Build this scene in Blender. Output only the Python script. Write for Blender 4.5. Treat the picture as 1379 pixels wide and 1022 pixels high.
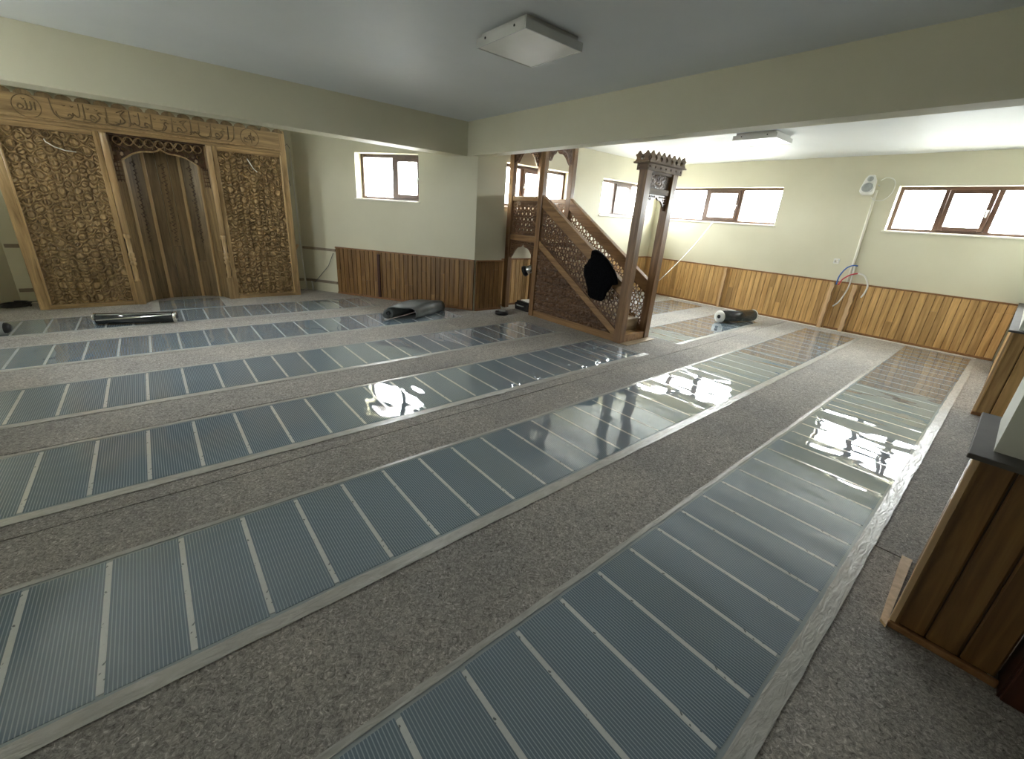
import bpy, bmesh, math, random
from mathutils import Vector, Matrix
random.seed(7)
for o in list(bpy.data.objects): bpy.data.objects.remove(o)
S = bpy.context.scene
COL = S.collection
# ------------------------------------------------------------------ camera
CAMH = 1.6
cam = bpy.data.cameras.new('camera'); camo = bpy.data.objects.new('camera', cam); COL.objects.link(camo)
R = ((0.77580334, -0.62792215, 0.06199159), (-0.17368497, -0.30696988, -0.93573662), (0.6065993, 0.71518059, -0.3472089))
M = Matrix(((R[0][0], -R[1][0], -R[2][0], 0), (R[0][1], -R[1][1], -R[2][1], 0), (R[0][2], -R[1][2], -R[2][2], CAMH), (0, 0, 0, 1)))
camo.matrix_world = M
cam.sensor_fit = 'HORIZONTAL'; cam.sensor_width = 36.0; cam.lens = 562.773 / 1379 * 36
cam.shift_x = 9.67 / 1379; cam.shift_y = -12.95 / 1379
cam.clip_start = 0.02
S.camera = camo
# ------------------------------------------------------------------ overcast daylight, exposure
SKY = 3.0
w = bpy.data.worlds.new('overcast_sky'); S.world = w; w.use_nodes = True
bg = w.node_tree.nodes['Background']; bg.inputs[0].default_value = (0.965, 0.985, 1.0, 1); bg.inputs[1].default_value = SKY
S.view_settings.view_transform = 'Standard'; S.view_settings.look = 'None'
S.view_settings.gamma = 1; S.view_settings.use_curve_mapping = False
S.view_settings.exposure = 4.0

def portal(center, normal, wdt, hgt):
    l = bpy.data.lights.new('window_portal', 'AREA'); l.shape = 'RECTANGLE'; l.size = wdt; l.size_y = hgt
    l.cycles.is_portal = True
    o = bpy.data.objects.new('window_portal', l); COL.objects.link(o)
    o.location = center
    z = -Vector(normal).normalized(); x = Vector((0, 0, 1)).cross(z).normalized(); y = z.cross(x)
    o.rotation_euler = Matrix((x, y, z)).transposed().to_euler()
# ------------------------------------------------------------------ material helpers
MATS = {}
def new_mat(name):
    m = bpy.data.materials.new(name); m.use_nodes = True
    nt = m.node_tree; b = nt.nodes['Principled BSDF']; MATS[name] = m
    return m, nt, b
def nd(nt, t, **kw):
    n = nt.nodes.new(t)
    for k, v in kw.items(): setattr(n, k, v)
    return n
def setin(n, **kw):
    for k, v in kw.items(): n.inputs[k.replace('_', ' ')].default_value = v
def ramp(nt, fac, stops):
    r = nd(nt, 'ShaderNodeValToRGB'); e = r.color_ramp.elements
    while len(e) < len(stops): e.new(0.5)
    for i, (p, c) in enumerate(stops): e[i].position = p; e[i].color = (*c, 1)
    nt.links.new(fac, r.inputs[0]); return r.outputs[0]
def bump(nt, b, height, strength=0.3, dist=0.01):
    n = nd(nt, 'ShaderNodeBump'); n.inputs['Strength'].default_value = strength; n.inputs['Distance'].default_value = dist
    nt.links.new(height, n.inputs['Height']); nt.links.new(n.outputs[0], b.inputs['Normal']); return n
def plain(name, col, rough=0.5, metal=0.0, noise=0.0, nscale=8.0, spec=0.5, bmp=0.0):
    m, nt, b = new_mat(name)
    setin(b, Roughness=rough, Metallic=metal); b.inputs['Specular IOR Level'].default_value = spec
    tc = nd(nt, 'ShaderNodeTexCoord'); nz = nd(nt, 'ShaderNodeTexNoise'); setin(nz, Scale=nscale, Detail=4.0)
    nt.links.new(tc.outputs['Object'], nz.inputs['Vector'])
    a = tuple(max(0, c * (1 - noise)) for c in col); c2 = tuple(min(1, c * (1 + noise)) for c in col)
    nt.links.new(ramp(nt, nz.outputs['Fac'], [(0.3, a), (0.7, c2)]), b.inputs['Base Color'])
    if bmp: bump(nt, b, nz.outputs['Fac'], bmp, 0.01)
    return m
def wood(name, dark, light, axis=2, rough=0.4, var=0.35, scale=1.0, coat=0.0):
    """stained wood: grain along an axis of the piece, every piece with its own tone"""
    m, nt, b = new_mat(name); L = nt.links
    tc = nd(nt, 'ShaderNodeTexCoord'); oi = nd(nt, 'ShaderNodeObjectInfo')
    mp = nd(nt, 'ShaderNodeMapping'); sc = [22.0 * scale] * 3; sc[axis] = 1.6 * scale; mp.inputs['Scale'].default_value = sc
    add = nd(nt, 'ShaderNodeVectorMath', operation='ADD'); mul = nd(nt, 'ShaderNodeMath', operation='MULTIPLY'); mul.inputs[1].default_value = 37.0
    L.new(oi.outputs['Random'], mul.inputs[0]); L.new(tc.outputs['Object'], mp.inputs['Vector'])
    L.new(mp.outputs[0], add.inputs[0]); L.new(mul.outputs[0], add.inputs[1])
    nz = nd(nt, 'ShaderNodeTexNoise'); setin(nz, Scale=1.0, Detail=6.0, Roughness=0.6, Distortion=0.6); L.new(add.outputs[0], nz.inputs['Vector'])
    nz2 = nd(nt, 'ShaderNodeTexNoise'); setin(nz2, Scale=0.25, Detail=2.0); L.new(add.outputs[0], nz2.inputs['Vector'])
    col = ramp(nt, nz.outputs['Fac'], [(0.3, dark), (0.72, light)])
    hsv = nd(nt, 'ShaderNodeHueSaturation')
    mr = nd(nt, 'ShaderNodeMapRange'); mr.inputs['To Min'].default_value = 1 - var; mr.inputs['To Max'].default_value = 1 + var
    ad = nd(nt, 'ShaderNodeMath', operation='ADD'); hf = nd(nt, 'ShaderNodeMath', operation='MULTIPLY'); hf.inputs[1].default_value = 0.5
    L.new(oi.outputs['Random'], ad.inputs[0]); L.new(nz2.outputs['Fac'], ad.inputs[1]); L.new(ad.outputs[0], hf.inputs[0]); L.new(hf.outputs[0], mr.inputs['Value'])
    L.new(mr.outputs[0], hsv.inputs['Value']); L.new(col, hsv.inputs['Color']); L.new(hsv.outputs[0], b.inputs['Base Color'])
    setin(b, Roughness=rough); b.inputs['Coat Weight'].default_value = coat; b.inputs['Coat Roughness'].default_value = 0.15
    bump(nt, b, nz.outputs['Fac'], 0.15, 0.004)
    return m
# ------------------------------------------------------------------ materials
def mk_materials():
    def paint(name, c1, c2, rough=0.6):
        m, nt, b = new_mat(name); L = nt.links
        g = nd(nt, 'ShaderNodeNewGeometry'); nz = nd(nt, 'ShaderNodeTexNoise'); setin(nz, Scale=0.9, Detail=5.0, Roughness=0.6); L.new(g.outputs['Position'], nz.inputs['Vector'])
        L.new(ramp(nt, nz.outputs['Fac'], [(0.35, c1), (0.7, c2)]), b.inputs['Base Color']); setin(b, Roughness=rough)
        nf = nd(nt, 'ShaderNodeTexNoise'); setin(nf, Scale=60.0, Detail=3.0); L.new(g.outputs['Position'], nf.inputs['Vector'])
        bump(nt, b, nf.outputs['Fac'], 0.08, 0.004); return m
    paint('wall_paint', (0.64, 0.61, 0.455), (0.685, 0.655, 0.50))
    paint('ceiling_paint', (0.70, 0.725, 0.72), (0.75, 0.77, 0.765))
    plain('pillar_paint', (0.80, 0.81, 0.74), 0.55, noise=0.04)
    wood('pine', (0.40, 0.225, 0.072), (0.74, 0.48, 0.20), 2, 0.38, 0.28, coat=0.15)
    wood('pine_dark', (0.125, 0.058, 0.016), (0.30, 0.16, 0.048), 2, 0.36, 0.30, coat=0.2)  # darker, redder copy of pine for some planks and the rear wall
    wood('pine_trim', (0.20, 0.09, 0.03), (0.36, 0.18, 0.07), 0, 0.4, 0.2)
    wood('bare_wood', (0.55, 0.36, 0.19), (0.80, 0.57, 0.33), 2, 0.5, 0.25)
    wood('walnut', (0.235, 0.145, 0.060), (0.63, 0.435, 0.215), 2, 0.36, 0.25, 1.0, 0.25)
    wood('walnut_h', (0.235, 0.145, 0.060), (0.63, 0.435, 0.215), 0, 0.36, 0.25, 1.0, 0.25)
    wood('walnut_dark', (0.045, 0.022, 0.010), (0.14, 0.07, 0.03), 2, 0.42, 0.2, 1.0, 0.2)
    wood('column_wood', (0.44, 0.28, 0.125), (0.66, 0.46, 0.24), 2, 0.28, 0.1, 1.0, 0.6)
    wood('niche_wood', (0.13, 0.082, 0.036), (0.34, 0.235, 0.112), 2, 0.36, 0.3, 1.0, 0.25)  # walnut darkened for the shade of the deep niche; also on crest and lettering
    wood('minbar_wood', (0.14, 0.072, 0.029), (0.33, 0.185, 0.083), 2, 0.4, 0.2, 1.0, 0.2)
    wood('minbar_rail', (0.19, 0.10, 0.04), (0.42, 0.245, 0.11), 1, 0.4, 0.2, 1.0, 0.2)
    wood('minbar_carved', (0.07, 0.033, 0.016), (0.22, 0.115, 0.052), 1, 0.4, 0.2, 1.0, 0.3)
    wood('minbar_crown', (0.13, 0.085, 0.048), (0.27, 0.185, 0.105), 0, 0.5, 0.2)
    wood('jamb_wood', (0.03, 0.008, 0.004), (0.08, 0.022, 0.010), 2, 0.35, 0.1)
    wood('step_wood', (0.42, 0.31, 0.19), (0.62, 0.49, 0.32), 0, 0.5, 0.1)
    plain('frame_brown', (0.10, 0.055, 0.035), 0.35, noise=0.12)
    plain('sill_white', (0.80, 0.77, 0.66), 0.4, noise=0.03)
    plain('white_plastic', (0.78, 0.78, 0.74), 0.35, noise=0.03)
    plain('grey_mesh', (0.36, 0.38, 0.37), 0.6, noise=0.15, nscale=120)
    plain('black_plastic', (0.012, 0.012, 0.013), 0.35, noise=0.2)
    plain('black_cloth', (0.006, 0.006, 0.007), 0.95, noise=0.5, nscale=60, spec=0.05, bmp=0.6)
    plain('chrome', (0.62, 0.62, 0.61), 0.22, 1.0, noise=0.05)
    plain('lamp_white', (0.62, 0.62, 0.59), 0.3, noise=0.03)
    plain('diffuser', (0.78, 0.77, 0.70), 0.35, noise=0.02)
    plain('hose_blue', (0.04, 0.13, 0.42), 0.4, noise=0.1); plain('hose_red', (0.55, 0.05, 0.07), 0.4, noise=0.1)
    plain('cord_white', (0.75, 0.74, 0.68), 0.5, noise=0.05)
    plain('cable_grey', (0.16, 0.17, 0.15), 0.5, noise=0.1)
    plain('batten', (0.26, 0.21, 0.15), 0.6, noise=0.2)
    plain('ledge_dark', (0.10, 0.09, 0.078), 0.7, noise=0.15)
    plain('bare_screed', (0.06, 0.06, 0.058), 0.9, noise=0.4, nscale=14, bmp=0.4)
    plain('yard_gravel', (0.46, 0.455, 0.44), 0.9, noise=0.1, nscale=3)
    plain('paper', (0.70, 0.68, 0.62), 0.8, noise=0.05)
    plain('ink', (0.02, 0.015, 0.012), 0.5, noise=0.2)
    plain('mat_black', (0.02, 0.02, 0.022), 0.6, noise=0.3, nscale=30)
    # window glass: thin clear pane
    m, nt, b = new_mat('glass'); L = nt.links
    nt.nodes.remove(b); out = nt.nodes['Material Output']
    tr = nd(nt, 'ShaderNodeBsdfTransparent'); gl = nd(nt, 'ShaderNodeBsdfGlossy'); gl.inputs['Roughness'].default_value = 0.03
    tr.inputs[0].default_value = (0.97, 0.985, 0.98, 1)
    fr = nd(nt, 'ShaderNodeFresnel'); fr.inputs[0].default_value = 1.45; mx = nd(nt, 'ShaderNodeMixShader')
    gg = nd(nt, 'ShaderNodeNewGeometry'); inv = nd(nt, 'ShaderNodeMath', operation='SUBTRACT'); inv.inputs[0].default_value = 1.0; L.new(gg.outputs['Backfacing'], inv.inputs[1])
    ml = nd(nt, 'ShaderNodeMath', operation='MULTIPLY'); L.new(fr.outputs[0], ml.inputs[0]); L.new(inv.outputs[0], ml.inputs[1])   # thin sheet: no inner total reflection
    L.new(ml.outputs[0], mx.inputs[0]); L.new(tr.outputs[0], mx.inputs[1]); L.new(gl.outputs[0], mx.inputs[2]); L.new(mx.outputs[0], out.inputs[0])
    # felt underlay: recycled grey fibre with chips
    m, nt, b = new_mat('underlay'); L = nt.links
    g = nd(nt, 'ShaderNodeNewGeometry')
    n1 = nd(nt, 'ShaderNodeTexNoise'); setin(n1, Scale=38.0, Detail=8.0, Roughness=0.72, Distortion=2.4); L.new(g.outputs['Position'], n1.inputs['Vector'])
    v = nd(nt, 'ShaderNodeTexVoronoi'); setin(v, Scale=95.0); v.inputs['Randomness'].default_value = 1.0; L.new(g.outputs['Position'], v.inputs['Vector'])
    n2 = nd(nt, 'ShaderNodeTexNoise'); setin(n2, Scale=1.1, Detail=4.0); L.new(g.outputs['Position'], n2.inputs['Vector'])
    c1 = ramp(nt, n1.outputs['Fac'], [(0.32, (0.12, 0.112, 0.102)), (0.44, (0.37, 0.35, 0.325)), (0.57, (0.53, 0.505, 0.47)), (0.67, (0.98, 0.95, 0.91))])
    mix = nd(nt, 'ShaderNodeMix', data_type='RGBA', blend_type='OVERLAY'); mix.inputs[0].default_value = 0.22
    sep = nd(nt, 'ShaderNodeSeparateColor'); L.new(v.outputs['Color'], sep.inputs[0])
    L.new(c1, mix.inputs[6]); L.new(sep.outputs[0], mix.inputs[7])
    mix2 = nd(nt, 'ShaderNodeMix', data_type='RGBA', blend_type='MULTIPLY'); mix2.inputs[0].default_value = 1.0
    L.new(mix.outputs[2], mix2.inputs[6]); L.new(ramp(nt, n2.outputs['Fac'], [(0.35, (0.80, 0.80, 0.81)), (0.65, (1.0, 0.985, 0.96))]), mix2.inputs[7])
    L.new(mix2.outputs[2], b.inputs['Base Color']); setin(b, Roughness=0.9); b.inputs['Specular IOR Level'].default_value = 0.25
    bump(nt, b, n1.outputs['Fac'], 0.8, 0.006)
    # heating film: dark carbon stripes under glossy wavy plastic
    def wave_bump(nt, b, strength=1.0):
        L = nt.links
        g = nd(nt, 'ShaderNodeNewGeometry')
        mp = nd(nt, 'ShaderNodeMapping'); mp.inputs['Scale'].default_value = (3.6, 1.5, 1.0); L.new(g.outputs['Position'], mp.inputs['Vector'])
        n1 = nd(nt, 'ShaderNodeTexNoise'); setin(n1, Scale=1.0, Detail=1.5, Roughness=0.4, Distortion=0.3); L.new(mp.outputs[0], n1.inputs['Vector'])
        bn = bump(nt, b, n1.outputs['Fac'], strength, 0.011)
        # laminated film: two glossy interfaces
        b.inputs['IOR'].default_value = 1.65; b.inputs['Coat Weight'].default_value = 1.0; b.inputs['Coat Roughness'].default_value = 0.02; b.inputs['Coat IOR'].default_value = 1.55
        L.new(bn.outputs[0], b.inputs['Coat Normal'])
    m, nt, b = new_mat('carbon_film'); L = nt.links
    tc = nd(nt, 'ShaderNodeTexCoord'); sx = nd(nt, 'ShaderNodeSeparateXYZ'); L.new(tc.outputs['Object'], sx.inputs[0])
    mu = nd(nt, 'ShaderNodeMath', operation='MULTIPLY'); mu.inputs[1].default_value = 1 / 0.0124; L.new(sx.outputs[0], mu.inputs[0])
    fr = nd(nt, 'ShaderNodeMath', operation='FRACT'); L.new(mu.outputs[0], fr.inputs[0])
    L.new(ramp(nt, fr.outputs[0], [(0.0, (0.44, 0.53, 0.59)), (0.16, (0.44, 0.53, 0.59)), (0.26, (0.185, 0.25, 0.31)), (0.9, (0.185, 0.25, 0.31)), (1.0, (0.44, 0.53, 0.59))]), b.inputs['Base Color'])
    setin(b, Roughness=0.025); wave_bump(nt, b)
    m, nt, b = new_mat('film_sheet'); L = nt.links
    setin(b, Roughness=0.03); b.inputs['Base Color'].default_value = (0.40, 0.46, 0.49, 1); wave_bump(nt, b)
    m, nt, b = new_mat('separator'); L = nt.links
    tc = nd(nt, 'ShaderNodeTexCoord'); n1 = nd(nt, 'ShaderNodeTexNoise'); setin(n1, Scale=55.0, Detail=1.0); L.new(tc.outputs['Object'], n1.inputs['Vector'])
    L.new(ramp(nt, n1.outputs['Fac'], [(0.0, (0.12, 0.15, 0.16)), (0.29, (0.2, 0.23, 0.24)), (0.33, (0.76, 0.80, 0.79)), (1.0, (0.84, 0.87, 0.86))]), b.inputs['Base Color'])
    setin(b, Roughness=0.12); wave_bump(nt, b)
    m, nt, b = new_mat('tape'); L = nt.links
    g = nd(nt, 'ShaderNodeNewGeometry'); mp = nd(nt, 'ShaderNodeMapping'); mp.inputs['Scale'].default_value = (9, 40, 1); L.new(g.outputs['Position'], mp.inputs['Vector'])
    n1 = nd(nt, 'ShaderNodeTexNoise'); setin(n1, Scale=1.0, Detail=4.0, Roughness=0.6, Distortion=1.0); L.new(mp.outputs[0], n1.inputs['Vector'])
    L.new(ramp(nt, n1.outputs['Fac'], [(0.3, (0.50, 0.495, 0.46)), (0.7, (0.68, 0.675, 0.64))]), b.inputs['Base Color']); setin(b, Roughness=0.2)
    bump(nt, b, n1.outputs['Fac'], 0.5, 0.01)
    # glossy film roll with silver bands
    m, nt, b = new_mat('film_roll'); L = nt.links
    tc = nd(nt, 'ShaderNodeTexCoord'); n1 = nd(nt, 'ShaderNodeTexNoise'); setin(n1, Scale=3.0, Detail=2.0); mp = nd(nt, 'ShaderNodeMapping'); mp.inputs['Scale'].default_value = (0.6, 6, 6)
    L.new(tc.outputs['Object'], mp.inputs[0]); L.new(mp.outputs[0], n1.inputs['Vector'])
    L.new(ramp(nt, n1.outputs['Fac'], [(0.45, (0.018, 0.022, 0.024)), (0.7, (0.05, 0.055, 0.058))]), b.inputs['Base Color']); setin(b, Roughness=0.12); bump(nt, b, n1.outputs['Fac'], 0.2, 0.01)
    # foil-grey felt mat
    plain('mat_grey', (0.15, 0.165, 0.165), 0.42, noise=0.25, nscale=6, bmp=0.4)
mk_materials()
# ------------------------------------------------------------------ mesh helpers
class MB:
    def __init__(s): s.v = []; s.f = []; s.sm = []
    def add(s, vs, fs, smooth=False):
        n = len(s.v); s.v += [tuple(p) for p in vs]
        for f in fs: s.f.append(tuple(i + n for i in f)); s.sm.append(smooth)
        return s
    def box(s, x0, x1, y0, y1, z0, z1):
        return s.add([(x0, y0, z0), (x1, y0, z0), (x1, y1, z0), (x0, y1, z0), (x0, y0, z1), (x1, y0, z1), (x1, y1, z1), (x0, y1, z1)],
                     [(3, 2, 1, 0), (4, 5, 6, 7), (0, 1, 5, 4), (1, 2, 6, 5), (2, 3, 7, 6), (3, 0, 4, 7)])
    def obox(s, o, u, n, u0, u1, n0, n1, z0, z1):
        """box in a frame: origin o, along u, outward n, z up"""
        P = lambda a, b, c: (o[0] + u[0] * a + n[0] * b, o[1] + u[1] * a + n[1] * b, c)
        return s.add([P(u0, n0, z0), P(u1, n0, z0), P(u1, n1, z0), P(u0, n1, z0), P(u0, n0, z1), P(u1, n0, z1), P(u1, n1, z1), P(u0, n1, z1)],
                     [(3, 2, 1, 0), (4, 5, 6, 7), (0, 1, 5, 4), (1, 2, 6, 5), (2, 3, 7, 6), (3, 0, 4, 7)])
    def prism(s, poly, a, b, axis='x'):
        """extrude a 2-D polygon; axis x: poly is (y,z); y: (x,z); z: (x,y)"""
        def P(p, t): return {'x': (t, p[0], p[1]), 'y': (p[0], t, p[1]), 'z': (p[0], p[1], t)}[axis]
        n = len(poly); vs = [P(p, a) for p in poly] + [P(p, b) for p in poly]
        fs = [tuple(range(n))[::-1], tuple(range(n, 2 * n))] + [(i, (i + 1) % n, n + (i + 1) % n, n + i) for i in range(n)]
        return s.add(vs, fs)
    def lathe(s, c, prof, n=20, axis=(0, 0, 1), smooth=True):
        """prof: (r, h) from c along axis"""
        ax = Vector(axis).normalized(); t = Vector((1, 0, 0)) if abs(ax.x) < 0.8 else Vector((0, 1, 0))
        a = ax.cross(t).normalized(); b = ax.cross(a); c = Vector(c)
        vs = []; fs = []; k = len(prof)
        for r, h in prof:
            for i in range(n):
                an = 2 * math.pi * i / n; vs.append(c + ax * h + (a * math.cos(an) + b * math.sin(an)) * r)
        for j in range(k - 1):
            for i in range(n): fs.append((j * n + i, j * n + (i + 1) % n, (j + 1) * n + (i + 1) % n, (j + 1) * n + i))
        fs.append(tuple(range(n))); fs.append(tuple(range((k - 1) * n, k * n))[::-1])
        return s.add(vs, fs, smooth)
    def tube(s, pts, r, n=8, flat=1.0):
        pts = [Vector(p) for p in pts]; vs = []; fs = []; up = None
        rs = r if isinstance(r, (list, tuple)) else [r] * len(pts)
        for i, p in enumerate(pts):
            d = (pts[min(i + 1, len(pts) - 1)] - pts[max(i - 1, 0)]).normalized()
            if up is None: up = d.cross(Vector((0.31, 0.2, 0.93)) if abs(d.z) < 0.9 else Vector((1, 0, 0))).normalized()
            up = (up - d * up.dot(d)).normalized(); q = d.cross(up)
            for k in range(n):
                a = 2 * math.pi * k / n; vs.append(p + (up * math.cos(a) + q * math.sin(a) * flat) * rs[i])
        for i in range(len(pts) - 1):
            for k in range(n): fs.append((i * n + k, i * n + (k + 1) % n, (i + 1) * n + (k + 1) % n, (i + 1) * n + k))
        fs.append(tuple(range(n))[::-1]); fs.append(tuple(range((len(pts) - 1) * n, len(pts) * n)))
        return s.add(vs, fs, True)
    def obj(s, name, mat, parent=None, bevel=0.0):
        off = world_off(parent)
        me = bpy.data.meshes.new(name)
        me.from_pydata([(p[0] - off[0], p[1] - off[1], p[2] - off[2]) for p in s.v], [], s.f)
        me.polygons.foreach_set('use_smooth', s.sm)
        me.materials.append(MATS[mat]); me.update()
        bm = bmesh.new(); bm.from_mesh(me); bmesh.ops.recalc_face_normals(bm, faces=bm.faces); bm.to_mesh(me); bm.free()
        o = bpy.data.objects.new(name, me); COL.objects.link(o); o.parent = parent
        if bevel: md = o.modifiers.new('bevel', 'BEVEL'); md.width = bevel; md.segments = 2; md.limit_method = 'ANGLE'
        return o
def world_off(p):
    v = Vector((0, 0, 0))
    while p is not None: v += p.location; p = p.parent
    return v
def tag(o, label=None, cat=None, group=None, kind=None):
    if label: o['label'] = label
    if cat: o['category'] = cat
    if group: o['group'] = group
    if kind: o['kind'] = kind
    return o
def thing(name, loc, label=None, cat=None, group=None, kind=None):
    o = bpy.data.objects.new(name, None); COL.objects.link(o); o.location = loc; o.empty_display_size = 0.1
    return tag(o, label, cat, group, kind)
def piece(name, mesh, loc, parent, rotz=0.0):
    """an object sharing mesh data, placed at a world position under its parent"""
    o = bpy.data.objects.new(name, mesh); COL.objects.link(o); o.parent = parent
    o.location = Vector(loc) - world_off(parent); o.rotation_euler = (0, 0, rotz); return o
def mesh_of(mb, mat, name='piece'):
    o = mb.obj(name, mat); me = o.data; bpy.data.objects.remove(o); return me
def pierced(outer, holes, t, P, mat, name, parent):
    """a board cut through: outline and holes in 2-D, P(u, v, d) -> world, thickness t"""
    bm = bmesh.new(); edges = []
    for loop in [outer] + holes:
        vs = [bm.verts.new((p[0], p[1], 0)) for p in loop]
        edges += [bm.edges.new((vs[i], vs[(i + 1) % len(vs)])) for i in range(len(vs))]
    bmesh.ops.triangle_fill(bm, use_beauty=True, use_dissolve=False, edges=edges, normal=(0, 0, 1))
    ex = bmesh.ops.extrude_face_region(bm, geom=bm.faces[:])
    for v in [g for g in ex['geom'] if isinstance(g, bmesh.types.BMVert)]: v.co.z = t
    bm.verts.index_update(); mb = MB(); mb.add([P(v.co.x, v.co.y, v.co.z) for v in bm.verts], [[v.index for v in f.verts] for f in bm.faces]); bm.free()
    return mb.obj(name, mat, parent)
def circle(cx, cy, r, n=8, ph=0.0, sy=1.0): return [(cx + r * math.cos(ph + 2 * math.pi * i / n), cy + r * sy * math.sin(ph + 2 * math.pi * i / n)) for i in range(n)]
def inside(p, poly, margin=0.0):
    """p inside a convex/concave polygon and farther than margin from every edge"""
    c = False; n = len(poly)
    for i in range(n):
        a, b = poly[i], poly[(i + 1) % n]
        if (a[1] > p[1]) != (b[1] > p[1]) and p[0] < (b[0] - a[0]) * (p[1] - a[1]) / (b[1] - a[1]) + a[0]: c = not c
        dx, dy = b[0] - a[0], b[1] - a[1]; t = max(0, min(1, ((p[0] - a[0]) * dx + (p[1] - a[1]) * dy) / (dx * dx + dy * dy + 1e-12)))
        if math.hypot(a[0] + t * dx - p[0], a[1] + t * dy - p[1]) < margin: return False
    return c
def relief(W, H, step, fn, P, mat, name, parent, mask=None):
    """carved board: height field fn(u, v) over W x H, P(u, v, h) -> world"""
    nx = int(W / step); ny = int(H / step); vs = []; fs = []
    for j in range(ny + 1):
        for i in range(nx + 1):
            u = W * i / nx; v = H * j / ny; vs.append(P(u, v, fn(u, v)))
    for j in range(ny):
        for i in range(nx):
            if mask and not mask(W * (i + .5) / nx, H * (j + .5) / ny): continue
            a = j * (nx + 1) + i; fs.append((a, a + 1, a + nx + 2, a + nx + 1))
    mb = MB(); mb.add(vs, fs, True); return mb.obj(name, mat, parent)
def cr(pts, k=6):
    out = []
    for i in range(len(pts) - 1):
        p0 = pts[max(i - 1, 0)]; p1 = pts[i]; p2 = pts[i + 1]; p3 = pts[min(i + 2, len(pts) - 1)]
        for t in range(k):
            t /= k; out.append(tuple(0.5 * (2 * p1[j] + (p2[j] - p0[j]) * t + (2 * p0[j] - 5 * p1[j] + 4 * p2[j] - p3[j]) * t * t + (-p0[j] + 3 * p1[j] - 3 * p2[j] + p3[j]) * t ** 3) for j in (0, 1, 2)))
    out.append(pts[-1]); return out
def sstep(a, b, x):
    t = max(0.0, min(1.0, (x - a) / (b - a))); return t * t * (3 - 2 * t)
def arabesque(cell, sym=None, seed=0):
    k = math.pi / cell
    def f(u, v):
        if sym is not None: u = abs(u - sym)
        uu = u + 0.22 * cell * math.sin(1.13 * k * v + seed) + 0.10 * cell * math.sin(2.3 * k * v + 1.7 * u * k)
        vv = v + 0.22 * cell * math.sin(0.91 * k * u + 1.3 * seed) + 0.12 * cell * math.sin(2.1 * k * u)
        a = math.sin(k * uu) * math.sin(k * vv) + 0.45 * math.cos(0.5 * k * (uu + vv)) + 0.30 * math.cos(0.62 * k * (uu - vv) + seed)
        g = sstep(0.035, 0.17, abs(a)) * (0.8 + 0.2 * min(1.0, abs(a)))                    # groove on the zero line
        b = math.cos(2 * k * uu) + math.cos(2 * k * vv); g2 = 1 - 0.6 * (1 - sstep(0.05, 0.2, abs(b - 0.95)))
        return 0.016 * g * g2
    return f
def scrollwork(P, sym=None, seed=0.0):
    """carved vine scrolls: rings with eyes, joined by waving grooves"""
    tp = 2 * math.pi / P
    def f(u, v):
        if sym is not None: u = abs(u - sym)
        uu = u + .010 * math.sin(9 * v + seed) ; vv = v + .012 * math.sin(11 * u + 2 * seed)
        d = 9.0
        j0 = math.floor(vv / (P * .5))
        for j in (j0 - 1, j0, j0 + 1, j0 + 2):
            ox = P * .5 * (j % 2) ; i = round((uu - ox) / P)
            r_ = math.hypot(uu - ox - i * P, vv - j * P * .5) * (1 + .22 * math.sin(5.1 * i + 3.7 * j + seed)); d = min(d, r_)
        R0 = P * .25
        g = abs(d - R0)
        if d < R0: g = min(g, .35 * P * abs(((uu * .8 + vv * .6 + .02 * math.sin(40 * vv)) / (P * .42)) % 1 - .5) + .004)   # leaf vein in the lobe
        if d > R0:
            a1 = ((uu + .30 * P * math.sin(tp * vv)) / P) % 1 - .5; a2 = ((vv + .26 * P * math.sin(tp * uu + 1.3)) / (P * .5)) % 1 - .5
            g = min(g, abs(a1) * P * .8, abs(a2) * P * .45)
        dome = .85 + .15 * min(1, d / R0)
        return .016 * sstep(.003, .003 + .055 * P, g) * dome
    return f
# ------------------------------------------------------------------ room dimensions (metres)
ZC, ZB = 2.89, 2.42            # ceiling, beam soffit
XR, YB = 9.5, 6.05             # window wall on the right, back wall behind the minbar
D0, D1 = (4.18, 5.9), (2.23, 8.80)   # slanted wall
XL, YR = -1.9, -4.0
WT = 0.30
def wall(name, a, b, z0, z1, holes=(), out=None, mat='wall_paint'):
    """upright wall from a to b, inner face on the line, holes (s0, s1, z0, z1) with reveals; out = outward normal"""
    a = Vector((*a, 0)); b = Vector((*b, 0)); u = (b - a).normalized(); L = (b - a).length; n = Vector((*out, 0)).normalized()
    ss = sorted({0, L} | {h[0] for h in holes} | {h[1] for h in holes}); zs = sorted({z0, z1} | {h[2] for h in holes} | {h[3] for h in holes})
    mb = MB(); P = lambda s, z, d: tuple(a + u * s + n * d + Vector((0, 0, z)))
    for d in (0, WT):
        for i in range(len(ss) - 1):
            for j in range(len(zs) - 1):
                cs, cz = (ss[i] + ss[i + 1]) / 2, (zs[j] + zs[j + 1]) / 2
                if any(h[0] < cs < h[1] and h[2] < cz < h[3] for h in holes): continue
                mb.add([P(ss[i], zs[j], d), P(ss[i + 1], zs[j], d), P(ss[i + 1], zs[j + 1], d), P(ss[i], zs[j + 1], d)], [(0, 1, 2, 3)])
    for (s0, s1, h0, h1) in [(0, L, z0, z1)] + list(holes):
        c = [(s0, h0), (s1, h0), (s1, h1), (s0, h1)]
        for i in range(4):
            p, q = c[i], c[(i + 1) % 4]; mb.add([P(*p, 0), P(*q, 0), P(*q, WT), P(*p, WT)], [(0, 1, 2, 3)])
    off = mb.obj(name, mat); tag(off, kind='structure'); return off
WINN = [0]
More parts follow.
